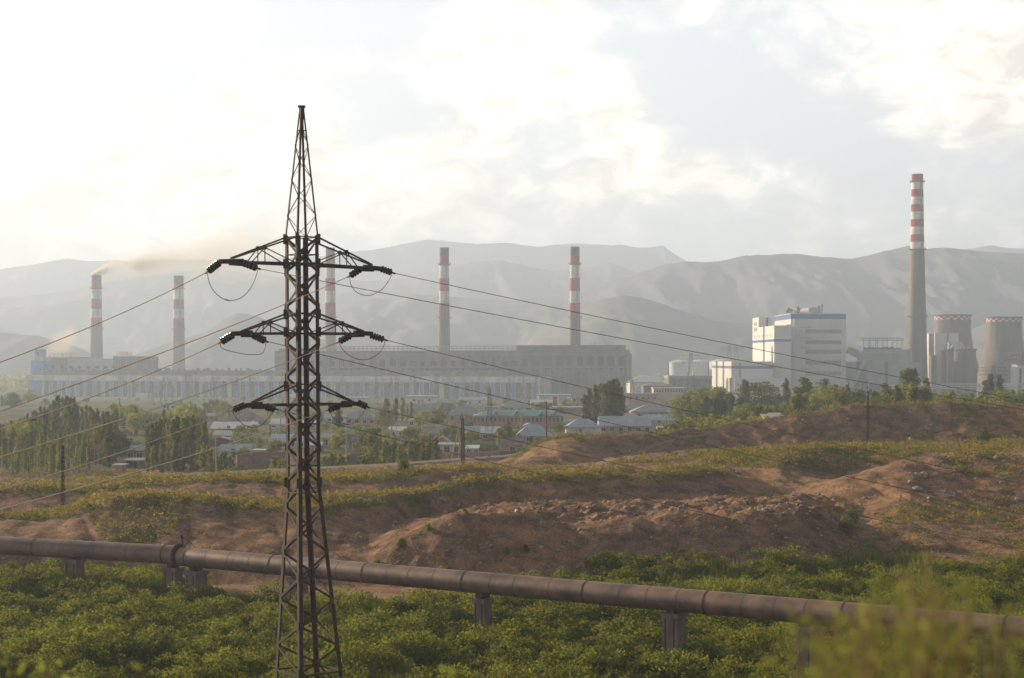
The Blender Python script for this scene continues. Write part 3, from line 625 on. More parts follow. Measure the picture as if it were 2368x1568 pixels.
for wx, h in ((1815, 4), (1825, 3), (1831, 2), (1847, 4), (1851, 3), (1896, 5), (1904, 6), (1805, 2)):
    m2 = MB(); x = px(wx, d); y = d + (30 if wx < 1828 else 8); x = max(x, X0 + 2) if wx >= 1828 else X0 + (wx - 1800) * .12 + 1; m2.lathe((x, y, zt + .5), [(.55, 0), (.55, h), (1.0, h), (1.0, h + 1.6), (.6, h + 1.9)], 10); m2.build('vent', M_greyd, wb)
db = 1410.0                              # lower front block with the sunlit flank
ab = thing('white_annex', 'white annex block with a sunlit flank of small windows and a blue stripe', 'power station', (px(1790, db), db, -15), 'new works')
k = db / 1500; A0, A1 = px(1789.6, db), px(1828.5, db); zt2 = pz(752.5, db)
dd = db * (1789.6 - CX) / (1737 - CX) if False else 1537.0
bxo('wall', M_white, ab, (A0, A1, db, dd, -15, pz(790, db)), (A0, A1, db, dd, pz(784, db), zt2)); bxo('blue_stripe', M_blue, ab, (A0 - .04, A1 + .04, db - .04, dd, pz(789.95, db), pz(784.05, db)))
z_t = pz(733.5, db * 1.06); bxo('penthouse', M_white, ab, (A0 + .01, A1 - 3, dd - 38, dd + .02, zt2 + .01, z_t)); bxo('downpipe', M_greyd, ab, (A0 + 6.5, A0 + 7.8, dd - 38.4, dd - 38.01, zt2, z_t))
for i in range(7): bxo('window', M_winy, ab, (A0 - .05, A0 + .2, db + 16 + i * 15.6, db + 24.5 + i * 15.6, pz(779.5, db), pz(771.5, db)))
for i in range(2): bxo('window', M_winy, ab, (A0 - .04, A0 + .2, dd - 15 - i * 14, dd - 7 - i * 14, pz(764, db), pz(757, db)))
mb = MB(); rg = random.Random(12)        # faded sign, two rows of blue strokes too small to read
for r_ in range(2):
    y = dd - 30
    for c_ in range(7):
        zc = z_t - 5.5 - r_ * 4.4; w = rg.uniform(1.2, 1.9)
        for q in range(2): mb.box(A0 - .08, A0 + .0, y + q * w * .7, y + q * w * .7 + .35, zc - 1.5, zc + 1.4)
        z_ = zc + rg.choice((-1.3, 0, 1.1)); mb.box(A0 - .08, A0 + .0, y + .36, y + w * .69, z_, z_ + .35); y += 3.4
mb.build('faded_sign', M_blueo, ab)
dw = 1395.0; LW0, LW1 = px(1690.5, dw), px(1787, dw)
lw = thing('white_wing', 'low white wing with a blue stripe, lit end wall beside the storage tanks', 'power station', (LW0, dw, -15), 'new works')
dwb = dw * (1690.5 - CX) / (1645.7 - CX)
bxo('wall', M_white, lw, (LW0, LW1, dw, dwb, -15, pz(852.4, dw)), (LW0, LW1, dw, dwb, pz(846.6, dw), pz(836, dw))); bxo('blue_stripe', M_blue, lw, (LW0 - .04, LW1 + .04, dw - .04, dwb, pz(852.3, dw), pz(846.7, dw)))
bxo('downpipe', M_greyd, lw, (px(1709, dw), px(1711.5, dw), dw - .8, dw - .05, pz(873, dw), pz(840, dw))); bxo('plinth', M_white, lw, (LW0 + 2, LW1 + 8, dw - 8, dw - .05, -15, pz(874, dw)))
bxo('window', mat('pale_orange_door', (.5, .30, .2)), lw, (px(1704, dw - 8), px(1709, dw - 8), dw - 8.1, dw - 7.9, pz(893, dw), pz(886, dw)))
bxo('gatehouse', M_cream, lw, (px(1683, dw - 20), px(1689.5, dw - 20), dw - 30, dw - 20, -15, pz(873, dw)))
# ---- grey filter building and gantry
F = frame_px(1957, 1520, 2085, 1500)
gb = thing('filter_building', 'grey clad filter building with hoppers and an open steel gantry on its roof', 'industrial building', F.p(F.L / 2, 10, -15), 'new works')
zz = lambda wy: F.z(2020, wy); U = F.u
mb = MB()
prof = [(1990, 834), (2006, 806), (2084, 806), (2088, 834)]
v = [F.p(U(1978), 0, zz(836)), F.p(U(1996), 0, zz(808)), F.p(U(2082), 0, zz(808)), F.p(U(2084), 0, zz(836)), F.p(U(1978), 40, zz(836)), F.p(U(1996), 40, zz(808)), F.p(U(2082), 40, zz(808)), F.p(U(2084), 40, zz(836))]
mb.raw(v, [(0, 1, 2, 3)[::-1], (4, 5, 6, 7), (0, 4, 5, 1)[::-1], (1, 5, 6, 2)[::-1], (2, 6, 7, 3)[::-1], (0, 3, 7, 4)[::-1]]); mb.build('sloped_house', M_grey, gb)
one(F, 'wall', M_grey, gb, (U(1957.5), U(1982), -6, 40, -15 + 16, zz(836.2)), (U(2012), U(2050), -8, 30, -15 + 14, zz(836.3)), (U(2056), U(2112), -6, 30, -15 + 14, zz(836.4)))
one(F, 'dark_bay', M_greyd, gb, (U(1958), U(2112), 2, 30, -15, 1.0 - .02), (U(2050) + .02, U(2056) - .02, -5, 1.9, -3, zz(838)))
mb = MB()
for wx in range(1960, 2113, 17): mb.beam(F.p(U(wx), -7.5, -15), F.p(U(wx), -7.5, 0), .9)
for wx in range(1977, 2096, 34): mb.beam(F.p(U(wx), -7.5, -15), F.p(U(wx + 17), -7.5, -1), .5)
mb.build('columns', M_steel, gb)
mb = MB(); zt3 = zz(781.5)
for wx in (1992, 2008, 2025, 2047, 2070):
    for vv in (6, 26): mb.beam(F.p(U(wx), vv, zz(808)), F.p(U(wx), vv, zt3), .45)
for vv in (6, 26):
    for z in (zt3, zt3 - 1.8): mb.beam(F.p(U(1979), vv, z), F.p(U(2073), vv, z), .55)
for wx in range(1982, 2073, 10): mb.beam(F.p(U(wx), 6, zt3), F.p(U(wx), 26, zt3), .4)
for wx in (2008, 2047): mb.beam(F.p(U(wx), 6, zz(808)), F.p(U(wx + 20), 6, zt3 - 1.8), .3)
mb.build('roof_gantry', M_steel, gb)
mb = MB()
for k in range(26): u = U(1996 + k * 3.3); F.box(mb, u, u + .9, 1, 3, zz(808), zz(808) + random.uniform(.8, 2.4))
F.box(mb, U(1996), U(2082), .5, .9, zz(808) + .9, zz(808) + 1.1); mb.build('roof_railing', M_greyd, gb)
one(F, 'gallery', M_steel, gb, (U(2010), U(2082), -11, -8.01, zz(820.5), zz(819))); mb = MB()
for k in range(12): mb.beam(F.p(U(2012 + k * 6), -10.5, zz(834)), F.p(U(2012 + k * 6), -10.5, zz(820.5)), .35)
mb.build('gallery_posts', M_steel, gb)
mb = MB(); mb.beam(F.p(U(1969), -14, -10), F.p(U(2012), -11, zz(823)), 3.2, 3.2); cv_ = mb.build('conveyor', M_grey, None); tag(cv_, 'inclined grey conveyor tube climbing the front of the filter building', 'conveyor', 'new works')
mb = MB(); mb.beam(F.p(U(1950), 18, zz(808)), F.p(U(1982), 16, zz(824)), 6, 6); c2_ = mb.build('conveyor', M_cream, None); tag(c2_, 'short cream conveyor gallery between the white building and the filter building', 'conveyor', 'new works')
cv = thing('stack', 'small orange lit exhaust pipe in front of the filter building', 'pipe', F.p(U(1983), -20, -15), 'new works'); mb = MB(); mb.lathe(F.p(U(1981), -20, -15), [(2.0, 0), (2.0, 9), (1.8, 9.2), (1.8, 17), (2.3, 17), (2.3, 18)], 14); mb.build('pipe', M_cream, cv, smooth=True); mb = MB(); mb.box(*sum(([q - 2.6, q + 2.6] for q in F.p(U(1976), -20, 0).xy), []), -15, -11); mb.build('base_block', M_cream, cv)
# ---- silo group
d = 1540.0
sb = thing('silo_building', 'white silo building with a sunlit end in front of the first cooling tower', 'industrial building', (px(2160, d), d, -15), 'new works')
S0, S1 = px(2161, d), px(2190, d); ds = d * (2161 - CX) / (2142.5 - CX)
bxo('wall', M_white, sb, (S0, S1, d, ds, -15, pz(770.5, d))); bxo('upper_wall', M_white, sb, (S1 + .01, px(2216, d), d, d + 14, pz(794, d), pz(769.5, d)))
bxo('shaft', M_steel, sb, (px(2189, d), px(2192, d), d - 1.5, d - .01, pz(790, d), pz(762, d))); bxo('lower_wing', M_greyd, sb, (px(2148, d), px(2158, d), d - 10, d - .01, -15, pz(822, d)))
bxo('machine_room', M_whiteo, sb, (px(2186, d), px(2219, d), d - 10, d - .01, pz(808.4, d), pz(791, d))); bxo('window', M_dark, sb, (px(2190, d), px(2193, d), d - 10.06, d - 9.9, pz(800, d), pz(796, d)))
def silo(label, w0, w1, d, wyt):
    x = px((w0 + w1) / 2, d); r = (w1 - w0) / 2 * d / FPX; root = thing('silo', label, 'silo', (x, d, -15), 'concrete silos'); mb = MB()
    mb.lathe((x, d, -15), [(r, 0), (r, pz(wyt, d) + 15)], 36); mb.build('shell', M_brick, root, smooth=True)
    mb = MB(); mb.lathe((x, d, pz(wyt, d) + .01), [(r, 0), (r + 1, 0), (r + 1, 1.1), (r, 1.1)], 36, top=True, bot=False); mb.build('rim', M_greyd, root)
    for q in range(3): m2 = MB(); m2.box(x - r * .5 + q * r * .4, x - r * .5 + q * r * .4 + 1.6, d - 1, d + 1, pz(wyt, d) + 1.12, pz(wyt, d) + 2.2 + q); m2.build('hatch', M_whiteo, root)
silo('widest concrete silo of the three', 2204, 2255.5, 1525, 810); silo('narrow concrete silo standing between a wide and another narrow one', 2194.5, 2204.5, 1500, 809); silo('narrow concrete silo nearest the white silo building', 2176, 2188, 1500, 813)
for wx, w, h, lab in ((2352, 2420, 845, 'white clad block behind the small lattice masts at the frame edge'), (2120, 2134, 880, 'tiny white shed below the tallest chimney'), (2050, 2070, 890, 'pale low shed below the filter building')):
    d = 1450; o = thing('shed', lab, 'building', (px(wx, d), d, -15)); bxo('wall', M_white, o, (px(wx, d), px(w, d), d, d + 20, -15, pz(h, d))); bxo('roof', M_grey, o, (px(wx, d) - .5, px(w, d) + .5, d - .5, d + 20.5, pz(h, d) + .01, pz(h, d) + .8)); bxo('door', M_dark, o, (px(wx + 4, d), px(wx + 9, d), d - .05, d + .1, -14, pz(h, d) - 2.5))
pr = thing('pipe_rack', 'long white pipe rack on posts in front of the cooling towers', 'pipe rack', (px(2250, 1400), 1400, -12)); mb = MB(); d = 1400
for z in (888, 893, 898): mb.beam((px(2080, d), d, pz(z, d)), (px(2500, d), d, pz(z, d)), .8)
mb.build('pipes', M_whiteo, pr)
mb = MB()
for wx in range(2084, 2500, 18): mb.beam((px(wx, d), d + 1, -13), (px(wx, d), d + 1, pz(887, d)), .8)
mb.build('posts', M_steel, pr)
# ---- storage tanks
def tank(label, w0, w1, d, wyt):
    x = px((w0 + w1) / 2, d); r = (w1 - w0) / 2 * d / FPX; z0 = pz(872, d); root = thing('storage_tank', label, 'tank', (x, d, z0), 'white storage tanks'); mb = MB(); h = pz(wyt + 3.5, d) - z0
    mb.lathe((x, d, z0), [(r, 0), (r, h)], 48, top=False); mb.build('shell', M_tank, root, smooth=True)
    mb = MB(); mb.lathe((x, d, z0 + h), [(r + .1, 0), (r * .75, 1.4), (r * .4, 2.4), (.4, 2.9)], 48, bot=False); mb.build('roof', M_tank, root, smooth=True)
    mb = MB()
    for q in range(48):
        a = q / 48 * 2 * math.pi; p = Vector((x + r * math.cos(a), d + r * math.sin(a), z0 + h)); mb.beam(p, p + Vector((0, 0, 1.2)), .15)
    mb.lathe((x, d, z0 + h + 1.2), [(r, 0), (r + .15, 0), (r + .15, .15), (r, .15)], 48, top=False, bot=False); mb.build('railing', M_steel, root)
    mb = MB(); mb.beam((x - r - .4, d - 2, z0), (x - r - .4, d - 2, z0 + h), 1.0, .5); mb.build('ladder', M_greyd, root)
tank('white storage tank farthest from the white wing, lit edge', 1545.5, 1599, 1800, 835); tank('white storage tank in the middle behind the brown lattice mast', 1592, 1643, 1850, 834); tank('white storage tank beside the low white wing', 1638, 1700, 1780, 833)
# ---------------------------------------------------------------- the lattice pylon
M_rust = mat('rusty_lattice_steel', (.050, .031, .025), var=.35, scale=1.2, rough=.75, col2=(.030, .026, .026), spec=.25)
M_rustr = mat('red_rust_steel', (.085, .040, .028), var=.35, scale=1.0, rough=.8, col2=(.040, .025, .022))
M_ins = mat('brown_glazed_insulator', (.035, .022, .018), var=.2, scale=3, rough=.22, spec=.6)
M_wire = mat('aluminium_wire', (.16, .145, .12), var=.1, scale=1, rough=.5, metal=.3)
M_wirel = mat('wire_painted_sunlit', (.50, .39, .24), var=.1, scale=1, rough=.45, metal=.3)  # brighter copy of the wire, sunlight put into its tan colour
pyl = thing('lattice_pylon', 'tall rusty lattice transmission pylon with three pairs of arms and dark insulators', 'pylon', (-11.9, 100, -.5))
def pc(z):
    wx = np.interp(z, [-.5, 1.8, 13, 27, 34.6], [716.5, 713.5, 701.0, 697.5, 697.2]); return (wx - CX) / FPX * 100
def ph(z): return float(np.interp(z, [-.5, 13, 27.05, 34.4], [2.22, 1.0, .985, .15]))
CR = {'left': (-.99, .14), 'front': (-.14, -.99), 'right': (.99, -.14), 'back': (.14, .99)}
def cn(c, z): h = ph(z); return Vector((pc(z) + CR[c][0] * h, 100 + CR[c][1] * h, z))
def angle_bar(mb, a, b, w, t=.02, n1=None, n2=None):
    """an L section: two thin flats at a right angle"""
    a = Vector(a); b = Vector(b); d = (b - a).normalized(); n1 = Vector(n1); n1 = (n1 - d * n1.dot(d)).normalized(); n2 = d.cross(n1).normalized()
    if n2.y > 0: n2 = -n2 * -1
    for p, q in ((n1, n2), (n2, n1)):
        v = [a, a + p * w, a + p * w + q * t, a + q * t]; v += [x + (b - a) for x in v]
        mb.raw(v, [(0, 3, 2, 1), (4, 5, 6, 7), (0, 1, 5, 4), (1, 2, 6, 5), (2, 3, 7, 6), (3, 0, 4, 7)])
for c in CR:
    mb = MB(); zs = [-.5, 13, 27.05]
    for z0, z1, w in ((-.5, 13, .24), (13.001, 27.05, .225), (27.051, 34.2, .10)):
        a, b = cn(c, z0), cn(c, z1); ctr = Vector((pc((z0 + z1) / 2), 100, (z0 + z1) / 2)); m_ = (a + b) / 2
        inw = ctr - m_; inw.z = 0; inw.normalize(); sdv = Vector((-inw.y, inw.x, 0)); d1 = (inw + sdv).normalized()
        d = (b - a).normalized(); p1 = (d1 - d * d1.dot(d)).normalized(); d2 = (inw - sdv).normalized(); p2 = (d2 - d * d2.dot(d)).normalized()
        for p, q in ((p1, p2), (p2, p1)):
            v = [a, a + p * w, a + p * w + q * .022, a + q * .022]; v += [x + (b - a) for x in v]
            mb.raw(v, [(0, 3, 2, 1), (4, 5, 6, 7), (0, 1, 5, 4), (1, 2, 6, 5), (2, 3, 7, 6), (3, 0, 4, 7)])
    for z in (13.0, 18.5, 21.6, 22.6, 25.5, 26.9):       # splice plates
        p = cn(c, z); mb.box(p.x - .10, p.x + .10, p.y - .10, p.y + .10, z - .28, z + .28)
    p = cn(c, -.5); mb.box(p.x - .22, p.x + .22, p.y - .22, p.y + .22, -.52, -.40)
    mb.build('leg', M_rust if c != 'back' else M_rustr, pyl)
    fb = MB(); fb.box(p.x - .45, p.x + .45, p.y - .45, p.y + .45, -1.4, -.52); fb.build('footing', M_conc, pyl)
faces = [('left', 'front'), ('front', 'right'), ('right', 'back'), ('back', 'left')]
def nodes(z0, z1, n, k=1.0):
    t = [i / n for i in range(n + 1)]; return [z0 + (z1 - z0) * (x ** k) for x in t]
NZ = nodes(-.3, 13, 10, 1.0); NZ2 = nodes(13, 27.0, 14)
for fi, (a, b) in enumerate(faces):
    mb = MB(); hid = fi >= 2
    for seq, off in ((NZ, 0), (NZ2, 1)):
        for i in range(len(seq) - 1):
            s = (i + off + (0 if fi % 2 == 0 else 1)) % 2; z0, z1 = seq[i], seq[i + 1]; g = .05
            p, q = (cn(a, z0), cn(b, z1)) if s else (cn(b, z0), cn(a, z1))
            w = .155 if seq is NZ2 else .13
            p2, q2 = p.lerp(q, .04), p.lerp(q, .96); mb.beam(p2, q2, w, .03, up=(CR[a][0] + CR[b][0], CR[a][1] + CR[b][1], 0))
            for e in (p, q):              # gusset plates
                m_ = e.lerp(p if e is q else q, .07); r_ = .145 if seq is NZ2 else .13; nrm = Vector((CR[a][0] + CR[b][0], CR[a][1] + CR[b][1], 0)).normalized(); tv = Vector((-nrm.y, nrm.x, 0))
                v = [m_ + tv * x * r_ + Vector((0, 0, y * r_ * 1.5)) + nrm * .02 for x, y in ((-1, -.6), (-.4, -1), (.4, -1), (1, -.6), (1, .6), (.4, 1), (-.4, 1), (-1, .6))]
                mb.face(v)
    seq = nodes(27.05, 33.2, 6, .92)
    for i in range(len(seq) - 1):
        z0, z1 = seq[i], seq[i + 1]; w = .06 if fi < 2 else .04
        if (i + fi) % 2: mb.beam(cn(a, z0), cn(b, z1), w, .02)
        else: mb.beam(cn(b, z0), cn(a, z1), w, .02)
    mb.build('bracing', M_rustr if fi in (1, 3) else M_rust, pyl)
for z, t in ((27.0, .06), (26.0, .05), (25.47, .09), (22.65, .06), (21.5, .09), (18.6, .06), (17.45, .10), (16.35, .05), (13.95, .05), (12.45, .05), (2.25, .10), (33.1, .04)):
    mb = MB()
    for a, b in faces: mb.beam(cn(a, z), cn(b, z), t, t)
    if t == .05 and z < 17:
        c4 = [cn(c, z) for c in CR]; mb.face([c4[0].lerp(c4[1], .1), c4[1].lerp(c4[2], .1), c4[1].lerp(c4[2], .45), c4[0].lerp(c4[3], .3)])
    mb.build('diaphragm', M_rust, pyl)
mb = MB(); mb.box(pc(34) - .20, pc(34) + .20, 99.8, 100.2, 34.42, 34.52); v = []
for z, h in ((33.75, .17), (34.42, .15)):
    for c in CR: v.append((pc(z) + CR[c][0] * h * 1.1, 100 + CR[c][1] * h * 1.1, z))
mb.raw(v, [(0, 1, 5, 4), (1, 2, 6, 5), (2, 3, 7, 6), (3, 0, 4, 7)]); mb.build('peak_cap', M_rust, pyl)
ARMS = [(26.98, 25.45, (512, 605, 95.6), (880, 622, 104.3)), (22.62, 21.5, (541, 772, 95.9), (857, 772, 104.0)), (18.58, 17.45, (567, 938, 96.1), (826, 934, 103.6))]
for li, (zt, zb_, tl, tr) in enumerate(ARMS):
    for side, tip, (ca, cb) in (('l', tl, ('left', 'front')), ('r', tr, ('right', 'back'))):
        T = P(*tip); mb = MB(); mt = T.copy()
        A1, B1, A0, B0 = cn(ca, zt), cn(cb, zt), cn(ca, zb_), cn(cb, zb_)
        for s, e in ((A0, T), (B0, T + Vector((0, .25, 0)))): mb.beam(s, e, .13, .15)
        for s, e in ((A1, T), (B1, T + Vector((0, .25, 0)))): mb.beam(s, s.lerp(e, .86), .085, .085)
        if li < 2:
            pts = []
            for s1, s0, off in ((A1, A0, .0), (B1, B0, .25)):
                e = T + Vector((0, off, 0)); f = .44
                u_, w_ = s1.lerp(e, f), s0.lerp(e, f); mb.beam(u_, w_, .055, .055); pts.append((u_, w_)); mb.beam(s0, u_, .06, .05)
                mb.beam(u_, s0.lerp(e, .62), .05, .05); mb.box(u_.x - .1, u_.x + .1, u_.y - .04, u_.y + .04, u_.z - .12, u_.z + .1)
            mb.beam(pts[0][0], pts[1][0], .05, .05); mb.beam(pts[0][1], pts[1][1], .05, .05)
        dr = (T - (A0 + B0) / 2).normalized()
        mb.beam(T - dr * 1.35 + Vector((0, 0, .06)), T + dr * .12 + Vector((0, 0, .0)), .22, .26)
        mb.beam(T - dr * 1.9 + Vector((0, 0, -.16)), T - dr * .6 + Vector((0, 0, -.13)), .2, .12)
        mb.build('crossarm', M_rust, pyl)
STR = [  # insulator strings: start, end (wx, wy, d), then the conductor they hold
 ((509, 606, 95.6), (479, 629, 95.0), 'L', (0, 838)), ((552, 604, 96.8), (597, 621, 96.2), 'R', (2367, 947)), ((835, 621, 103.0), (807, 639, 102.6), 'L', (0, 951)), ((878, 621, 104.2), (908, 631, 104.0), 'R', (2367, 926)),
 ((541, 773, 95.9), (509, 792, 95.4), 'L', (0, 993)), ((583, 774, 97.0), (615, 789, 96.6), 'R', (2367, 1190)), ((812, 775, 103.0), (782, 791, 102.6), 'L', (0, 1057)), ((853, 774, 104.0), (890, 786, 103.8), 'R', (2367, 1119)),
 ((568, 935, 96.1), (537, 948, 95.7), 'L', (0, 1133)), ((613, 940, 97.2), (637, 946, 97.0), 'R', (2367, 1354)), ((786, 937, 102.4), (757, 948, 102.0), 'L', (0, 1178)), ((825, 930, 103.6), (850, 941, 103.4), 'R', (2367, 1270))]
side_l = ['upper left', 'upper left', 'upper right', 'upper right', 'middle left', 'middle left', 'middle right', 'middle right', 'lower left', 'lower left', 'lower right', 'lower right']
ENDS = []
for i, (s, e, sd_, far) in enumerate(STR):
    S, E = P(*s), P(*e); d = (E - S); Lg = d.length; d.normalize(); mb = MB(); n = 4 if Lg < .95 else 5
    prof = [(.03, 0)]
    for k in range(n):
        t = Lg * (.08 + .84 * k / n); st = Lg * .84 / n
        prof += [(.10, t), (.205, t + st * .25), (.215, t + st * .55), (.19, t + st * .72), (.085, t + st * .80), (.085, t + st * .99)]
    prof += [(.03, Lg)]
    mb.lathe(S, prof, 16, axis=d, top=True, bot=True); mb.build('insulator_string', M_ins, pyl, smooth=True)
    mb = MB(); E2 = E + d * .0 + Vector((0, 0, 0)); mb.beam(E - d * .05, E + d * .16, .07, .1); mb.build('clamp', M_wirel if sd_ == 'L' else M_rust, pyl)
    ENDS.append(E)
    if sd_ == 'L':
        y = 52.0 + (i % 4) * 3; k = (far[0] - CX) / FPX
        y1 = y if i in (2, 6, 10) else y + 18; P1 = P(far[0], far[1], y1); dirx = P1 - E
        pts = []
        for t in np.linspace(0, 1.75, 26):
            q = E + dirx * t; q.z += -.55 * 4 * t * (1 - t) * .35; pts.append(q)
    else:
        P1 = P(far[0], far[1], 113); pts = []
        for t in np.linspace(0, 1.35, 30):
            q = E + (P1 - E) * t; q.z -= .18 * 4 * t * (1 - t); pts.append(q)
    mb = MB(); mb.tube(pts, .021, 6)
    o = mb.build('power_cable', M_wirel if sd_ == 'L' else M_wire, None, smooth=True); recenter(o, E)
    lvl = ('upper', 'middle', 'lower')[i // 4]; wh = 'tip' if i % 4 in (0, 3) else 'inner point'; arm = 'left' if i % 4 < 2 else 'right'
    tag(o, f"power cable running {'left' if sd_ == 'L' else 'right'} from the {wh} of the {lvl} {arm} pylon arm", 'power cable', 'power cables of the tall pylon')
# jumper loops under the arms
JP = [((479, 630, 95), [(486, 660), (505, 684), (530, 695), (560, 687), (583, 660)], (597, 622, 96.2)), ((808, 640, 102.6), [(812, 660), (828, 678), (855, 683), (882, 670), (898, 650)], (907, 632, 104)),
      ((509, 792, 95.4), [(513, 805), (540, 814), (575, 820), (604, 818), (612, 806)], (615, 790, 96.6)), ((783, 792, 102.6), [(798, 815), (825, 830), (850, 831), (875, 818), (886, 802)], (890, 787, 103.8)),
      ((537, 949, 95.7), [(545, 965), (560, 980), (578, 988), (600, 985), (620, 968)], (636, 947, 97)), ((758, 949, 102), [(768, 962), (782, 975), (798, 981), (815, 979), (835, 960)], (848, 943, 103.4))]
for i, (a, mid_, b) in enumerate(JP):
    pts = [P(*a)] + [P(x, y, a[2] + (b[2] - a[2]) * (k + 1) / 6) for k, (x, y) in enumerate(mid_)] + [P(*b)]
    out = []                              # Catmull-Rom
    for k in range(len(pts) - 1):
        p0, p1, p2, p3 = pts[max(k - 1, 0)], pts[k], pts[k + 1], pts[min(k + 2, len(pts) - 1)]
        for t in np.linspace(0, 1, 6)[:-1]: out.append(.5 * ((2 * p1) + (p2 - p0) * t + (2 * p0 - 5 * p1 + 4 * p2 - p3) * t * t + (3 * p1 - p0 - 3 * p2 + p3) * t ** 3))
    out.append(pts[-1]); mb = MB(); mb.tube(out, .02, 6)
    if i in (0, 4, 5): q = out[len(out) // 2 - 2]; q2 = out[len(out) // 2]; mb.beam(q, q2, .07, .07)
    o = mb.build('jumper_cable', M_wire, None, smooth=True); recenter(o, pts[0])
    tag(o, f"slack jumper cable looping below the {('upper', 'middle', 'lower')[i // 2]} {('left', 'right')[i % 2]} arm of the pylon", 'jumper cable', 'jumper cables of the tall pylon')
# ---------------------------------------------------------------- the big pipe on its piers
M_pipe = mat('pipe_wrapping', (.175, .105, .078), var=.28, scale=.7, rough=.5, bump=.25, col2=(.065, .048, .043), stretch=(.5, 1, 1), spec=.4)
M_seam = mat('pipe_seam', (.060, .048, .045), var=.2, scale=2)
M_pier = mat('stained_pier_concrete', (.20, .145, .125), var=.25, scale=.8, stretch=(1, 1, .25), bump=.2, col2=(.10, .075, .068))
R0 = .79
PA, PB, PC_, PD = P(-700, 1238, 168), P(412, 1296, 147.5), P(2367, 1452, 103.5), P(3100, 1500, 92)
PA.z = 3.7; PB.z = 3.55; PB2 = PB + Vector((.35, -.2, -.12)); PC_.z = 4.0; PD.z = 4.0
def pipe(name, label, pts, r, seam):
    root = thing(name, label, 'pipe', (pts[0].x, pts[0].y, pts[0].z), 'district pipe sections'); mb = MB(); mb.tube(pts, r, 40); mb.build('pipe_shell', M_pipe, root, smooth=True)
    Lt = sum((b - a).length for a, b in zip(pts[:-1], pts[1:])); s = 1.0; k = 0
    while s < Lt and k < 95:
        q = 0; t = s
        while t > (pts[q + 1] - pts[q]).length: t -= (pts[q + 1] - pts[q]).length; q += 1
        d = (pts[q + 1] - pts[q]).normalized(); c = pts[q] + d * t; m2 = MB(); w = .02 if k % 4 else .05
        m2.tube([c - d * w, c + d * w], r + (.006 if k % 4 else .02), 36); m2.build('seam', M_seam, root, smooth=True); s += seam * random.uniform(.8, 1.2); k += 1
    return root
dirL = (PB - PA).normalized(); dirR = (PC_ - PB2).normalized()
pipe('heating_pipe', 'big dark insulated pipe, part on the left that ends at the flange above twin piers', [PA, PB], R0, 3.1)
pr2 = pipe('heating_pipe', 'big dark insulated pipe, long part running from the twin piers to the right', [PB2 + dirR * .02, PC_, PD], R0, 2.6)
mb = MB(); mb.tube([PB - dirL * .12, PB + dirL * .04], R0 + .16, 40); fl = mb.build('flange', M_rust, bpy.data.objects[pr2.name], smooth=True)
mb = MB(); b0 = PB2 + Vector((.1, -.1, R0)); mb.beam(b0, b0 + Vector((-.1, 0, 1.05)), .12, .12); mb.beam(b0 + Vector((.1, 0, 0)), b0 + Vector((.5, 0, .55)), .07, .07); mb.beam(b0 + Vector((-.1, 0, 1.0)), b0 + Vector((1.1, 0, 0)), .04, .04); mb.build('bracket', M_rust, pr2)
def on_pipe(wx):
    k = (wx - CX) / FPX
    a, b = (PA, PB) if wx < 412 else (PB2, PC_)
    t = (k * a.y - a.x) / ((b.x - a.x) - k * (b.y - a.y)); return a.lerp(b, t), (b - a).normalized()
for wx, w, lab, hd in ((172, 1.35, 'short concrete pier under the left pipe, farthest from the twin piers', 0), (400, 1.3, 'left pier of the twin piers below the pipe flange', .25), (453, 1.45, 'right pier of the twin piers below the pipe flange', .25), (690, 1.2, 'concrete pier seen through the legs of the pylon', .1),
                   (1116, 1.05, 'pier with a wide stepped cap in the middle of the shrub field', .3), (1558, 1.25, 'tall flared pier under the pipe behind a dark round bush', .05), (1868, 1.2, 'pier half hidden by the blurred bush', .1), (2290, 1.2, 'pier behind the blurred bush near the frame edge', .1), (-240, 1.3, 'pier outside the frame', .1)):
    c, d = on_pipe(wx); n = Vector((-d.y, d.x, 0)); g = gz(c.x, c.y) - .3; root = thing('pipe_pier', lab, 'pier', (c.x, c.y, g), 'concrete piers of the pipe'); zt = c.z - R0 - hd
    def pb(name, hw0, hw1, hn, z0, z1, mt):
        v = []
        for z, hw in ((z0, hw0), (z1, hw1)):
            for a, b_ in ((-1, -1), (1, -1), (1, 1), (-1, 1)): q = c + d * hw * a + n * hn * b_; v.append((q.x, q.y, z))
        m2 = MB(); m2.raw(v, [(0, 3, 2, 1), (4, 5, 6, 7), (0, 1, 5, 4), (1, 2, 6, 5), (2, 3, 7, 6), (3, 0, 4, 7)]); return m2.build(name, mt, root)
    pb('shaft', w * .58 if wx == 1558 else w * .5, w * .42, w * .45, g, zt - .36, M_pier)
    pb('cap', w * .5 + .04, w * .5 + .04, w * .5 + .05, zt - .35, zt - .02, M_pier); pb('saddle', .28, .28, .5, zt - .01, c.z - R0 * .8, M_rust)
    if wx == 1116: pb('footing', w * .56, w * .5, w * .55, g, g + .9, M_pier)
    for s in (-.55, .55):
        m2 = MB(); q = c + d * w * .5 * s - n * (w * .45 + .02); m2.beam((q.x, q.y, g), (q.x, q.y, zt - .36), .07, .05); m2.build('rebar_strip', M_rustr, root)
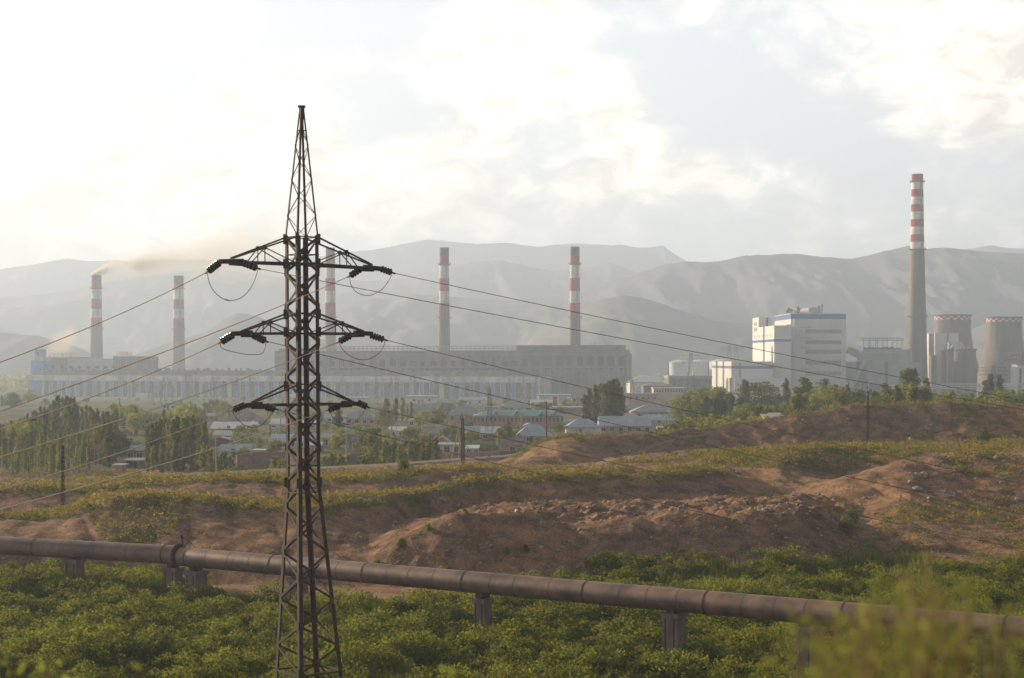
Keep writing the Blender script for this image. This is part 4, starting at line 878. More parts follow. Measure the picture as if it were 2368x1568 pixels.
# ---------------------------------------------------------------- smaller masts and poles
M_wood = mat('brown_lattice_paint', (.16, .08, .05), var=.3, scale=1, col2=(.09, .05, .035))
M_pole = mat('concrete_pole', (.34, .31, .27), var=.12, scale=1)
def lattice(mb, x, y, z0, z1, h0, h1, n, w=.1, rot=.4, legs=4):
    cs = [rot + k * 2 * math.pi / legs for k in range(legs)]
    f = lambda t, k: Vector((x + (h0 + (h1 - h0) * t) * math.cos(cs[k % legs]), y + (h0 + (h1 - h0) * t) * math.sin(cs[k % legs]), z0 + (z1 - z0) * t))
    for k in range(legs):
        mb.beam(f(0, k), f(1, k), w * 1.4)
        for i in range(n):
            a, b = i / n, (i + 1) / n
            if (i + k) % 2: mb.beam(f(a, k), f(b, k + 1), w)
            else: mb.beam(f(a, k + 1), f(b, k), w)
            mb.beam(f(b, k), f(b, k + 1), w * .8)
def slim_mast(label, wx, wyt, d, hw, mt, twin=False, wyb=None, n=14, name='lattice_mast', cross=True):
    x = px(wx, d); zb_ = gz(x, d) if wyb is None else pz(wyb, d); zt = pz(wyt, d); root = thing(name, label, 'mast', (x, d, zb_)); mb = MB(); lattice(mb, x, d, zb_, zt, hw, hw * .72, n, w=hw * .22); mb.build('shaft', mt, root)
    mb = MB(); mb.beam((x - hw * .3, d, zt), (x - hw * .3, d, zt + 1.0), hw * .3); mb.build('tip', mt, root)
    if cross: mb = MB(); mb.beam((x - hw * 1.8, d, zt - .6), (x + hw * 1.8, d, zt - .6), hw * .25); mb.build('crossbar', mt, root)
    return root
slim_mast('slim dark lattice mast on the grassy bank at left, poplars behind', 145, 1030, 200, .2, M_rust, cross=False)
slim_mast('rusty brown lattice mast beside the narrow track in the middle', 1069.5, 967, 290, .32, M_wood, cross=False, n=20)
slim_mast('slim dark lattice mast on the right behind the brown ridge', 2006, 905, 300, .24, M_rust, cross=False, n=16)
def h_pole(label, wx, wyt, wyb, d, mt, bars=2):
    x = px(wx, d); zb_ = pz(wyb, d); zt = pz(wyt, d); root = thing('utility_pole', label, 'utility pole', (x, d, zb_)); mb = MB(); mb.tube([(x, d, zb_ - 1), (x, d, zt)], [.22, .15], 8); mb.build('post', mt, root)
    for k in range(bars):
        mb = MB(); z = zt - .8 - k * 2.2; mb.beam((x - 1.3 - .5 * k, d, z), (x + 1.3 + .5 * k, d, z - .25), .14); mb.build('crossbar', mt, root)
        for s in (-1.2, 1.2): mb = MB(); mb.beam((x + s, d, z), (x + s, d, z + .4), .12); mb.build('insulator', M_ins, root)
h_pole('brown utility pole with crossbars in front of the village roofs', 1263, 930, 1003, 400, M_wood, 2)
h_pole('tall faint utility pole rising out of the poplars at left', 220, 958, 1072, 370, M_wood, 2)
def lamp(label, wx, wyt, d, lean=0):
    x = px(wx, d); zb_ = gz(x, d); zt = pz(wyt, d); root = thing('street_lamp', label, 'lamp post', (x, d, zb_), 'lamp posts along the track'); mb = MB(); mb.tube([(x, d, zb_ - .2), (x + lean, d, zt)], [.16, .10], 8); mb.build('post', M_pole, root)
    mb = MB(); mb.beam((x + lean - .5, d, zt + .1), (x + lean + .4, d, zt), .14, .12); mb.build('lamp_head', M_steel, root); return root
lamp('pale concrete lamp post between the track and the poplars at far left', 168, 1061, 313, -.35); lamp('pale lamp post beside the young poplars and the metal roofs', 501, 1012, 318, -.2); lamp('pale lamp post right of the pylon among young poplars', 801, 966, 330)
x = px(1062, 338); zb_ = gz(x, 338); root = thing('braced_pole', 'white concrete pole with a slanting brace beside the brown mast', 'utility pole', (x, 338, zb_))
mb = MB(); mb.tube([(x, 338, zb_ - .2), (x, 338, pz(985, 338))], [.18, .12], 8); mb.build('post', M_pole, root); mb = MB(); mb.tube([(x - 1.9, 338, zb_ - .2), (x - .1, 338, pz(988, 338))], [.14, .1], 8); mb.build('brace', M_pole, root)
def tower(label, wx, wyt, wyb, d, hw, arms=(.74, .84, .93), mt=None, armw=1.0, group=None, n=10):
    mt = mt or M_greyd; x = px(wx, d); zb_ = pz(wyb, d); zt = pz(wyt, d); H = zt - zb_; root = thing('transmission_tower', label, 'pylon', (x, d, zb_), group)
    mb = MB(); w = d / FPX * .62; lattice(mb, x, d, zb_, zb_ + H * .55, hw, hw * .42, int(n * .6), w=w * .5, rot=.5); lattice(mb, x, d, zb_ + H * .55, zt, hw * .42, hw * .15, int(n * .8), w=w * .5, rot=.5); mb.build('body', mt, root)
    for k, a in enumerate(arms):
        z = zb_ + H * a; l = hw * (1.35, 1.7, 1.25)[k % 3] * armw
        for s in (-1, 1):
            mb = MB(); mb.beam((x, d, z), (x + s * l, d, z), w * .8); mb.beam((x, d, z + H * .045), (x + s * l, d, z), w * .6); mb.build('crossarm', mt, root)
            mb = MB(); mb.beam((x + s * l * .95, d, z), (x + s * l * .95, d, z - H * .03), w * .9); mb.build('insulator_string', M_ins, root)
    return root
tower('slender grey lattice tower standing in front of the village roofs', 1132, 898, 1046, 345, 1.55, arms=(), mt=M_greyd, n=22)
tower('brownish transmission tower in front of the storage tanks', 1597, 816, 908, 1150, 5, armw=.9, mt=M_wood)
tower('distant transmission tower behind the low white wing, the nearer of a pair', 1686, 800, 845, 1900, 6); tower('distant transmission tower behind the low white wing, the taller of a pair', 1701, 795, 850, 2000, 6)
tower('dark transmission tower in front of the free standing cooling tower', 2296, 845, 928, 720, 3.6, mt=M_rust, armw=1.2); tower('dark transmission tower cut by the right edge of the photo', 2366, 815, 925, 760, 4, mt=M_rust, armw=1.2)
tower('faint pylon beyond the plain right of the concrete boiler house', 1432, 810, 858, 2000, 6); tower('faint pylon between the concrete boiler house and the tanks', 1374, 790, 850, 2100, 0.1 + 6)
rg = random.Random(8)
ORD = 'first second third fourth fifth sixth seventh eighth ninth tenth eleventh twelfth thirteenth fourteenth fifteenth sixteenth seventeenth eighteenth nineteenth twentieth last'.split()
_swi = 0
SUBL = ['thin grey lattice mast of the switchyard before the blue and white hall']
for wx, t_, h_ in sorted([(488, 870, 6), (515, 880, 5), (548, 873, 6), (580, 868, 4), (655, 860, 5), (380, 872, 6), (432, 862, 5), (455, 880, 5), (735, 868, 5), (870, 858, 5), (905, 872, 6), (960, 866, 5), (1010, 848, 5), (1178, 868, 6), (1211, 872, 5), (1240, 862, 5), (1312, 820, 5), (1340, 858, 5), (1440, 868, 5), (1463, 872, 5), (1530, 882, 4)]):
    _swi += 1
    tower(ORD[_swi - 1] + ' switchyard mast counted from the stair tower end of the hall', wx + rg.uniform(-3, 3), t_, 934, rg.uniform(1150, 1350), h_ * .55, arms=(.9, .7), armw=1.2, group='switchyard masts', n=8)
def gantry(label, w0, w1, wyt, wyb, d, group):
    x0, x1 = px(w0, d), px(w1, d); z1, z0 = pz(wyt, d), pz(wyb, d); root = thing('switchyard_gantry', label, 'gantry', ((x0 + x1) / 2, d, z0), group)
    for x in (x0, x1):
        mb = MB(); mb.beam((x - .9, d, z0), (x, d, z1), .45); mb.beam((x + .9, d, z0), (x, d, z1), .45); mb.build('leg', M_steel, root)
    mb = MB(); n = max(3, int((x1 - x0) / 3))
    mb.beam((x0 - 1, d, z1), (x1 + 1, d, z1), .35); mb.beam((x0 - 1, d, z1 - 1.2), (x1 + 1, d, z1 - 1.2), .35)
    for k in range(n): a = x0 + (x1 - x0) * k / n; mb.beam((a, d, z1 - 1.2 * (k % 2)), (a + (x1 - x0) / n, d, z1 - 1.2 * ((k + 1) % 2)), .25)
    mb.build('beam', M_steel, root)
for w0, w1, t_, b_ in [(300, 345, 890, 935), (352, 400, 893, 936), (470, 520, 888, 936), (560, 610, 886, 934), (770, 820, 884, 932), (850, 900, 888, 934), (915, 965, 885, 932), (1000, 1040, 890, 934), (1050, 1100, 886, 932), (1120, 1160, 888, 932)]:
    gantry('steel gantry number ' + str(1 + [300, 352, 470, 560, 770, 850, 915, 1000, 1050, 1120].index(w0)) + ' from the left along the blue and white hall', w0, w1, t_, b_, rg.uniform(1100, 1300), 'switchyard gantries')
for w0, w1, t_, b_, lab in [(1206, 1235, 895, 922, 'pale insulator gantry left of the brick chimney'), (1239, 1252, 893, 922, 'narrow insulator gantry beside the brick chimney'), (1320, 1338, 880, 910, 'insulator gantry in front of the grey boiler house wall'), (1438, 1462, 880, 905, 'insulator gantry right of the boiler house')]:
    gantry(lab, w0, w1, t_, b_, 1050, None)
# ---------------------------------------------------------------- the village below the works
R_grey = mat('grey_sheet_roof', (.30, .31, .33), var=.12, scale=.4, wave=('X', .8, .12), rough=.55)
R_blue = mat('bluish_metal_roof', (.36, .42, .48), var=.10, scale=.4, wave=('X', .9, .14), rough=.45)
R_pale = mat('pale_metal_roof', (.40, .42, .44), var=.12, scale=.4, wave=('X', .9, .12), rough=.45)
R_teal = mat('teal_metal_roof', (.16, .30, .30), var=.12, scale=.4, wave=('X', .7, .15), rough=.5)
R_brown = mat('asbestos_brown_roof', (.24, .20, .18), var=.18, scale=.4, wave=('X', .8, .12))
R_purp = mat('purplish_roof', (.17, .13, .14), var=.15, scale=.4, wave=('X', .8, .1))
W_pink = mat('pink_render', (.50, .30, .24), var=.12, scale=.4)
W_brick = mat('orange_brick_wall', (.36, .19, .12), var=.15, scale=.6, wave=('Z', 2.5, .15))
W_white = mat('whitewashed_wall', (.62, .58, .53), var=.14, scale=.4)
W_adobe = mat('adobe_wall', (.30, .22, .17), var=.18, scale=.4)
W_dred = mat('dark_red_boards', (.20, .08, .06), var=.2, scale=.6)
W_frame = mat('white_window_frame', (.66, .64, .60), var=.05)
def house(label, w0, w1, yr, ye, yb, roof='hip', rm=None, wm=None, d=None, deep=None, win=0, name='house', group='village houses', dark=None, door=True):
    """w0..w1 eave span, yr ridge, ye eave, yb foot of wall"""
    rm = rm or R_grey; wm = wm or W_pink; d = d or plain_d(yb + 3)
    x0, x1 = px(w0, d), px(w1, d); zr, ze = pz(yr, d), pz(ye, d); g = min(gz((x0 + x1) / 2, d), pz(yb, d)) - .1
    W = x1 - x0; D = deep or max(6.0, min(W * .75, 14)); zr = ze + max(.25, (pz(yr, d + D * .5) - ze)); zr = min(zr, ze + D * .42)
    root = thing(name, label, 'house' if name == 'house' else name.replace('_', ' '), ((x0 + x1) / 2, d, g), group)
    o = .35; mb = MB(); mb.box(x0 + o, x1 - o, d + o, d + D - o, g, ze)
    if roof == 'gableF':                  # gable faces the viewer
        xm = (x0 + x1) / 2; mb.raw([(x0 + o, d + o + .01, ze), (x1 - o, d + o + .01, ze), (xm, d + o + .01, zr - .2)], [(0, 1, 2)])
    if roof == 'gable':
        for x, fl in ((x0 + o, 0), (x1 - o, 1)): mb.raw([(x, d + o, ze), (x, d + D - o, ze), (x, d + D / 2, zr - .15)], [(0, 1, 2)])
    mb.build('wall', wm, root); mb = MB(); e = ze + .02; t = .14
    if roof in ('hip', 'gable'):
        k = min(D * .5, W * .35) if roof == 'hip' else 0; a = [(x0, d, e), (x1, d, e), (x1, d + D, e), (x0, d + D, e)]; r0, r1 = (x0 + k, d + D / 2, zr), (x1 - k, d + D / 2, zr)
        v = a + [r0, r1] + [(x, y, z - t) for x, y, z in a]
        mb.raw(v, [(0, 1, 5, 4), (2, 3, 4, 5), (1, 2, 5), (3, 0, 4), (0, 6, 7, 1), (1, 7, 8, 2), (2, 8, 9, 3), (3, 9, 6, 0), (6, 9, 8, 7)])
    elif roof == 'gableF':
        xm = (x0 + x1) / 2; v = [(x0, d, e), (xm, d, zr), (x1, d, e), (x0, d + D, e), (xm, d + D, zr), (x1, d + D, e)]; v += [(x, y, z - t) for x, y, z in v]
        mb.raw(v, [(0, 3, 4, 1), (1, 4, 5, 2), (6, 7, 10, 9), (7, 8, 11, 10), (0, 1, 7, 6), (1, 2, 8, 7), (0, 6, 9, 3), (2, 5, 11, 8)])
    elif roof == 'shed':
        zs = zr; v = [(x0, d, e), (x1, d, e), (x1, d + D, zs), (x0, d + D, zs)]; v += [(x, y, z - t) for x, y, z in v]
        mb.raw(v, [(0, 1, 2, 3), (7, 6, 5, 4), (0, 4, 5, 1), (1, 5, 6, 2), (2, 6, 7, 3), (3, 7, 4, 0)])
    else: mb.box(x0 - .1, x1 + .1, d - .1, d + D + .1, e, max(e + .3, zr if roof == 'flat' else e))
    mb.build('roof', rm, root)
    H = ze - g
    wb_ = max(g + H * .35, ze - 2.0); wt_ = ze - .45
    if dark:
        a, b = dark; mb = MB(); mb.box(x0 + o + (W - 2 * o) * a, x0 + o + (W - 2 * o) * b, d + o - .06, d + o + .1, g + .05, ze - .25); mb.build('porch_shade_panel', M_dark, root)  # flat dark panel on the wall, painted shade for the open front
    for i in range(win):
        cx_ = x0 + W * (i + .5) / win
        if dark and dark[0] - .03 < (cx_ - x0) / W < dark[1] + .03: continue
        hw = min(.65, W / win * .28); mb = MB(); mb.box(cx_ - hw - .12, cx_ + hw + .12, d + o - .05, d + o + .05, wb_ - .1, wt_ + .1); f = mb.build('window', W_frame, root)
        mb = MB()
        for s in (0, 1): mb.box(cx_ - hw + s * (hw + .03), cx_ - .03 + s * (hw + .03), d + o - .08, d + o + .02, wb_, wt_)
        pn = mb.build('pane', M_glassd, root); pn.parent = f
    if door and W > 7 and not dark: mb = MB(); q = x0 + W * .38; mb.box(q, q + .95, d + o - .06, d + o + .05, g + .05, g + 2.1); mb.build('door', M_greyd, root)
    return root
house('grey hip roofed house with a round dormer left of the pylon under the blue hall', 511, 608, 951, 974, 979, 'hip', R_brown, W_pink, win=5)
house('long low pale metal roof left of the pylon', 484, 590, 976, 991, 996, 'shed', R_pale, W_dred, win=0, deep=8)
house('small gable of dark red boards rising above the long pale roof', 562, 596, 973, 984, 992, 'gableF', R_pale, W_dred, d=610, deep=7, door=False)
house('pale roofed house just left of the pylon mast', 622, 662, 968, 981, 988, 'shed', R_pale, W_white, win=2)
house('white house with a light metal roof beside the lamp post at left', 490, 571, 995, 1007, 1020, 'gable', R_pale, W_white, win=4)
house('dark red gable fronted shed below the light roofed house', 482, 534, 1009, 1018, 1030, 'gableF', R_grey, W_dred, d=455, deep=6, door=False)
house('wide bluish roof seen through the pylon lattice', 621, 727, 1003, 1021, 1034, 'gable', R_blue, W_white, win=5)
house('pale metal roofed house above the earth wall at left', 505, 580, 1027, 1043, 1054, 'gable', R_pale, W_white, win=3)
house('open fronted flat shed above the earth wall', 582, 620, 1039, 1045, 1059, 'flat', R_pale, W_adobe, dark=(.08, .92), deep=5, name='shed')
house('grey roofed house right of the pylon behind poplars', 798, 868, 948, 967, 982, 'hip', R_grey, W_pink, win=4)
house('dull purple roofed house with a small gable right of the pylon', 802, 850, 1004, 1020, 1034, 'gable', R_purp, W_adobe, win=0)
house('small pink walled house right behind the pylon legs', 742, 782, 1002, 1012, 1036, 'gable', R_grey, W_pink, win=2)
house('large plain grey roof behind the yellow green tree', 952, 1008, 934, 952, 960, 'gable', R_grey, W_pink)
house('hip roofed house with a lit left edge below the blue hall', 1010, 1064, 929, 950, 965, 'hip', R_brown, W_pink, win=3)
house('pink walled hip roofed house left of the long pink building', 1034, 1120, 939, 959, 979, 'hip', R_grey, W_pink, win=4)
house('yellowish house with a dark hip roof behind the long pink building', 1152, 1230, 927, 943, 951, 'hip', R_grey, W_white, win=4)
house('small white flat roofed block behind the long pink building', 1119, 1149, 940, 942, 951, 'flat', R_pale, W_white, deep=6)
lp = house('long pink school building with a teal roof and little gabled dormers', 1092, 1304, 948, 962, 986, 'hip', R_teal, W_pink, win=22, deep=12, name='school_building')
d = plain_d(989)
for i, wx in enumerate((1146, 1193, 1252, 1282)):
    x = px(wx, d); z0 = pz(961, d); mb = MB(); mb.raw([(x - .9, d + .9, z0 + .2), (x + .9, d + .9, z0 + .2), (x, d + .9, z0 + 1.7), (x - .9, d + 4.6, z0 + .2), (x + .9, d + 4.6, z0 + .2), (x, d + 4.6, z0 + 1.7)], [(0, 1, 2), (0, 2, 5, 3), (1, 4, 5, 2)]); mb.build('dormer', R_teal, lp)
for i in range(16): x = px(1100 + i * 13.2, d); mb = MB(); mb.box(x - .1, x + .1, d - .02, d + .33, pz(984, d), pz(963, d)); mb.build('pilaster', W_brick, lp)
house('small pale metal roof among trees right of the pylon', 896, 939, 987, 996, 1010, 'shed', R_pale, W_white, win=2)
house('long low purplish roof behind the leaning tree', 809, 913, 1005, 1021, 1042, 'gable', R_purp, W_adobe, win=4)
house('big grey metal roofed house with a dark open porch in the middle of the village', 988, 1062, 981, 1002, 1022, 'hip', R_grey, W_adobe, win=4, d=500)
house('bluish roofed wing with a dark open porch beside the brown mast', 1058, 1112, 985, 1003, 1023, 'gable', R_blue, W_brick, dark=(.3, .95), d=502)
house('small pink gabled house beside the white concrete poles', 1001, 1042, 1008, 1024, 1032, 'gableF', R_grey, W_pink, win=1, d=425, deep=7)
house('white walled porch with a flat grey roof in front of the pink gable', 1000, 1066, 1024, 1028, 1042, 'shed', R_grey, W_white, win=3, d=408, deep=5)
house('pale blue roof right of the slender lattice tower', 1110, 1156, 987, 1002, 1016, 'shed', R_blue, W_brick, win=2)
house('brown mottled roof behind the village lattice tower', 1112, 1140, 1003, 1009, 1020, 'shed', R_brown, W_pink, d=505)
house('broad blue grey hip roof left of the utility pole with crossbars', 1192, 1276, 979, 1008, 1022, 'hip', R_blue, W_pink, win=4)
house('small gabled roof patch above the broad blue grey roof', 1208, 1236, 978, 985, 990, 'gableF', R_pale, W_pink, d=560)
house('pink gabled shed at the foot of the broad blue grey roof', 1157, 1212, 1014, 1030, 1038, 'gable', R_brown, W_pink, d=415, win=1)
house('long white works shed left of the brick chimney', 1243, 1320, 912, 915, 930, 'flat', R_pale, W_white, d=1000, deep=14, name='works_shed')
house('pink works building left of the dark poplar group', 1320, 1352, 911, 920, 936, 'gable', R_grey, W_pink, d=900, win=2, name='works_building')
house('long low white edged roof below the brick chimney', 1272, 1348, 940, 945, 958, 'flat', R_pale, W_adobe, d=760, deep=8)
house('bluish roof with a small dark hatch left of the ridge bush', 1306, 1392, 968, 988, 1003, 'hip', R_blue, W_white)
house('wide pale blue roof directly behind the ridge bush', 1385, 1506, 962, 985, 1000, 'gable', R_blue, W_pink, win=6)
house('pale blue gabled roof above the wide one', 1420, 1494, 956, 972, 985, 'hip', R_pale, W_white, d=690)
house('brown brick house right of the dark poplar group', 1436, 1492, 932, 947, 962, 'hip', R_grey, W_brick, win=3, d=740)
house('big orange brick house with a lit end and wide grey hip roof', 1458, 1574, 934, 953, 968, 'hip', R_grey, W_brick, win=9, d=700)
house('pale roof in front of the orange brick house', 1490, 1572, 958, 972, 984, 'gable', R_blue, W_white, d=640)
house('beige flat works building above the brown brick house', 1438, 1520, 909, 915, 932, 'flat', R_grey, W_pink, d=950, deep=14, win=6, name='works_building')
house('cream office block with a row of windows beside the transmission tower', 1510, 1586, 896, 899, 932, 'flat', M_cream, M_cream, d=1000, deep=16, win=12, name='works_building')
house('white workshop with a flat front right of the boiler house', 1455, 1513, 882, 884, 912, 'flat', R_pale, W_white, d=1200, deep=20, name='works_shed')
house('pale barrel roofed hall behind the white workshop', 1452, 1548, 868, 885, 895, 'hip', R_pale, W_white, d=1400, deep=40, name='works_shed')
house('long dark grey store in front of the storage tanks', 1545, 1646, 868, 875, 915, 'flat', R_grey, M_greyd, d=1330, deep=40, name='works_shed')
house('low grey roof with broken edges left of the transmission tower', 1486, 1560, 884, 892, 915, 'hip', R_brown, M_greyd, d=1150, deep=20, name='works_shed')
house('metal roofed house standing among the poplars at left', 290, 332, 1031, 1042, 1060, 'gable', R_grey, W_brick, d=380, win=2)
house('dark open sheds beside the poplars at left', 284, 330, 1060, 1064, 1078, 'shed', R_pale, W_brick, dark=(.1, .7), d=358, deep=5, name='shed')
house('small pink kiosk by the track at left', 260, 287, 1074, 1078, 1094, 'flat', R_pale, W_pink, d=342, deep=3.5, name='kiosk')
house('steep little roof half hidden by the left poplars', 206, 230, 1028, 1038, 1056, 'gableF', R_pale, W_dred, d=385, deep=7)
for i, (w0, w1, t_, b_, dd_) in enumerate([(1766, 1790, 958, 966, 372), (1784, 1814, 955, 964, 376)]):
    house(('tilted pale shed roof just behind the brown ridge', 'second tilted shed roof just behind the brown ridge, the wider one')[i], w0, w1, t_, b_, 985, 'shed', R_grey, W_adobe, d=dd_ * 1.0, deep=6, name='shed')
ch = thing('brick_chimney', 'square orange brick chimney among the village trees', 'chimney', (px(1282.5, 800), 800, -5)); mb = MB(); x = px(1282.5, 800); mb.box(x - .95, x + .95, 799, 801, -5, pz(919.5, 800)); mb.build('shaft', W_brick, ch); mb = MB(); mb.box(x - 1.1, x + 1.1, 798.85, 801.15, pz(919.5, 800) + .01, pz(918, 800) + .2); mb.build('cap', W_brick, ch)
for w0, w1, yr, ye, yb, rf, rm, wm, lab in [
 (655, 700, 960, 968, 976, 'gable', R_grey, W_white, 'grey roof glimpsed through the mast below the lowest arms'), (690, 735, 972, 980, 990, 'shed', R_pale, W_pink, 'pale roof right behind the centre legs of the mast'), (748, 800, 958, 966, 974, 'gable', R_blue, W_white, 'small bluish roof below the lower right arm'), (700, 745, 1022, 1030, 1044, 'gable', R_pale, W_adobe, 'low pale roof between the mast legs near the saplings'),
 (850, 895, 962, 970, 980, 'gable', R_grey, W_pink, 'grey roof left of the thin dark cypresses'), (940, 985, 965, 973, 984, 'hip', R_pale, W_white, 'pale hip roof below the yellow green tree'), (925, 975, 1012, 1021, 1034, 'gable', R_blue, W_adobe, 'blue roofed shed left of the small pink gable'), (868, 925, 935, 943, 952, 'gable', R_brown, W_white, 'brown roof behind the tall light poplars'),
 (1075, 1108, 1030, 1037, 1046, 'shed', R_pale, W_white, 'tiny lean to shed beside the slender lattice tower'), (1190, 1250, 962, 969, 978, 'gable', R_grey, W_white, 'grey roof just below the long pink building'), (1225, 1290, 924, 931, 940, 'gable', R_pale, W_pink, 'pale roof left of the brick chimney foot'), (1060, 1125, 918, 925, 933, 'gable', R_grey, W_white, 'grey works roof above the small white block'),
 (940, 1010, 915, 921, 930, 'flat', R_pale, W_white, 'flat white works block in front of the hall middle'), (780, 850, 918, 924, 932, 'flat', R_pale, W_white, 'white works block in front of the hall right of the mast'), (620, 655, 935, 942, 950, 'gable', R_pale, W_white, 'small white roof left of the mast near the hall'), (556, 600, 928, 935, 943, 'gable', R_grey, W_pink, 'pinkish house just below the hall left of the mast'),
 (425, 470, 938, 945, 954, 'gable', R_pale, W_white, 'pale roof peeking over the dense poplar block'), (262, 300, 985, 993, 1003, 'gable', R_pale, W_brick, 'pale gable between the left wood and the poplar block'), (370, 410, 930, 936, 944, 'flat', R_pale, W_white, 'flat white block above the dense poplar block'), (1520, 1565, 985, 992, 1002, 'gable', R_pale, W_white, 'pale roof just left of the low ridge trees'),
 (1400, 1440, 985, 990, 998, 'shed', R_grey, W_pink, 'small grey roof under the wide pale blue roof'), (455, 500, 955, 962, 971, 'gable', R_grey, W_pink, 'grey roof right of the poplar block top')]:
    house(lab, w0, w1, yr, ye, yb, rf, rm, wm, win=2)
def wall_(label, w0, d0, w1, d1, h, mt):
    Fm = frame_px(w0, d0, w1, d1); n = 24; z = lambda u: gz(Fm.p(u, 0, 0).x, Fm.p(u, 0, 0).y); root = thing('boundary_wall', label, 'wall', Fm.p(Fm.L / 2, 0, z(Fm.L / 2))); mb = MB(); mc = MB()
    for k in range(n):
        a, b = Fm.L * k / n, Fm.L * (k + 1) / n; zz = z((a + b) / 2); Fm.box(mb, a, b, 0, .35, zz - .6, zz + h)
    mb.build('wall_face', mt, root)
    for k in range(n): a, b = Fm.L * k / n, Fm.L * (k + 1) / n; zz = z((a + b) / 2); Fm.box(mc, a, b, -.06, .41, zz + h + .01, zz + h + .12)
    mc.build('coping', mt, root)
wall_('tall brown earth wall between the young poplars and the pale roofs', 548, 345, 660, 352, 3.2, W_adobe); wall_('long pinkish boundary wall below the slender lattice tower', 975, 372, 1155, 392, 1.9, W_pink)
wall_('grey boundary wall at the foot of the spoil ridge', 1155, 392, 1240, 400, 1.8, M_conc); wall_('earth wall under the dull purple roof', 808, 352, 850, 355, 2.8, W_adobe)
# ---------------------------------------------------------------- trees
LM_d = leafmat('dark_green_leaves', (.040, .060, .018), (.150, .165, .045), .46, .35)
LM_m = leafmat('green_leaves', (.060, .090, .024), (.20, .215, .055), .48, .35)
LM_y = leafmat('yellow_green_leaves', (.085, .115, .024), (.26, .27, .055), .50, .35)
LM_s = leafmat('silvery_leaves', (.085, .100, .060), (.22, .24, .14), .30, .8)
M_bark = mat('bark', (.14, .10, .07), var=.3, scale=2)
def tree_mesh(kind, seed, nl=1500):
    """unit tree: height 1, returns (crown quads, trunk MB)"""
    r = np.random.default_rng(seed); C = []
    if kind == 'poplar':
        nb_ = 46; sc = []
        for i in range(nb_):
            h = .05 + .92 * (i / nb_) + r.uniform(-.02, .02); w = .115 * (np.sin(np.pi * min(1, (h - .02) * .92 + .06)) ** .65) * r.uniform(.75, 1.2); a = r.uniform(0, 6.28); rr = w * r.uniform(.15, .62); sc.append((math.cos(a) * rr, math.sin(a) * rr, h, w * r.uniform(.5, .8), .055))
        ls = .030
    elif kind == 'slim':
        nb_ = 34; sc = []
        for i in range(nb_):
            h = .03 + .94 * (i / nb_); w = .085 * (1.1 - abs(h - .45)) * r.uniform(.7, 1.3); a = r.uniform(0, 6.28); rr = w * r.uniform(.1, .6); sc.append((math.cos(a) * rr, math.sin(a) * rr, h, w * r.uniform(.5, .85), .05))
        ls = .028
    elif kind == 'sapling':
        nb_ = 22; sc = []
        for i in range(nb_):
            h = .05 + .9 * (i / nb_); w = .14 * (1.05 - h * .75) * r.uniform(.7, 1.3); a = r.uniform(0, 6.28); rr = w * .6; sc.append((math.cos(a) * rr, math.sin(a) * rr, h, w * .7, .06))
        ls = .06
    elif kind == 'round':
        nb_ = 44; sc = []
        for i in range(nb_):
            v = r.normal(size=3); v /= np.linalg.norm(v); q = r.uniform(.45, 1) ** .6; sc.append((v[0] * .36 * q, v[1] * .36 * q, .58 + v[2] * .36 * q, r.uniform(.085, .15), r.uniform(.07, .11)))
        ls = .040
    elif kind == 'bush':
        nb_ = 30; sc = []
        for i in range(nb_):
            v = r.normal(size=3); v /= np.linalg.norm(v); v[2] = abs(v[2]) * 1.0; q = r.uniform(.5, 1); sc.append((v[0] * .52 * q, v[1] * .52 * q, .12 + v[2] * .72 * q, r.uniform(.13, .22), r.uniform(.1, .17)))
        ls = .07
    else:                                # 'lean' irregular tall tree
        nb_ = 40; sc = []
        for i in range(nb_):
            h = r.uniform(.12, .97); w = .30 * (1 - abs(h - .4)) * r.uniform(.4, 1.0); a = r.uniform(0, 6.28); sc.append((math.cos(a) * w, math.sin(a) * w * .8, h, r.uniform(.06, .12), r.uniform(.05, .09)))
        ls = .036
    per = nl // len(sc); sc = np.array(sc); tone = []
    for x, y, z, s, sz in sc:
        v = r.normal(size=(per, 3)); v /= np.linalg.norm(v, axis=1)[:, None]; q = r.uniform(.35, 1.08, (per, 1)) ** .5
        C.append(np.array([x, y, z]) + v * q * np.array([s, s, sz])); tone.append(np.full(per, r.uniform(0, 1)))
    C = np.concatenate(C); C[:, 2] = np.clip(C[:, 2], .02, 1.02); V = leaf_quads(C, ls, .75, rng=r)
    mb = MB(); rg_ = random.Random(seed); top = {'poplar': .85, 'slim': .85, 'sapling': .8, 'round': .6, 'bush': .5, 'lean': .75}[kind]
    mb.tube([(0, 0, -.03), (.01, 0, top * .4), (0, .01, top)], [.016, .012, .004], 6)
    for k in range(7):
        z = rg_.uniform(.18, top * .8); a = rg_.uniform(0, 6.28); l = {'poplar': .07, 'slim': .04, 'sapling': .08, 'round': .28, 'bush': .35, 'lean': .22}[kind]
        mb.tube([(0, 0, z), (math.cos(a) * l, math.sin(a) * l, z + l * (1.6 if kind in ('poplar', 'slim') else .8))], [.008, .003], 5)
    return V, np.concatenate(tone), mb
TREES = {}
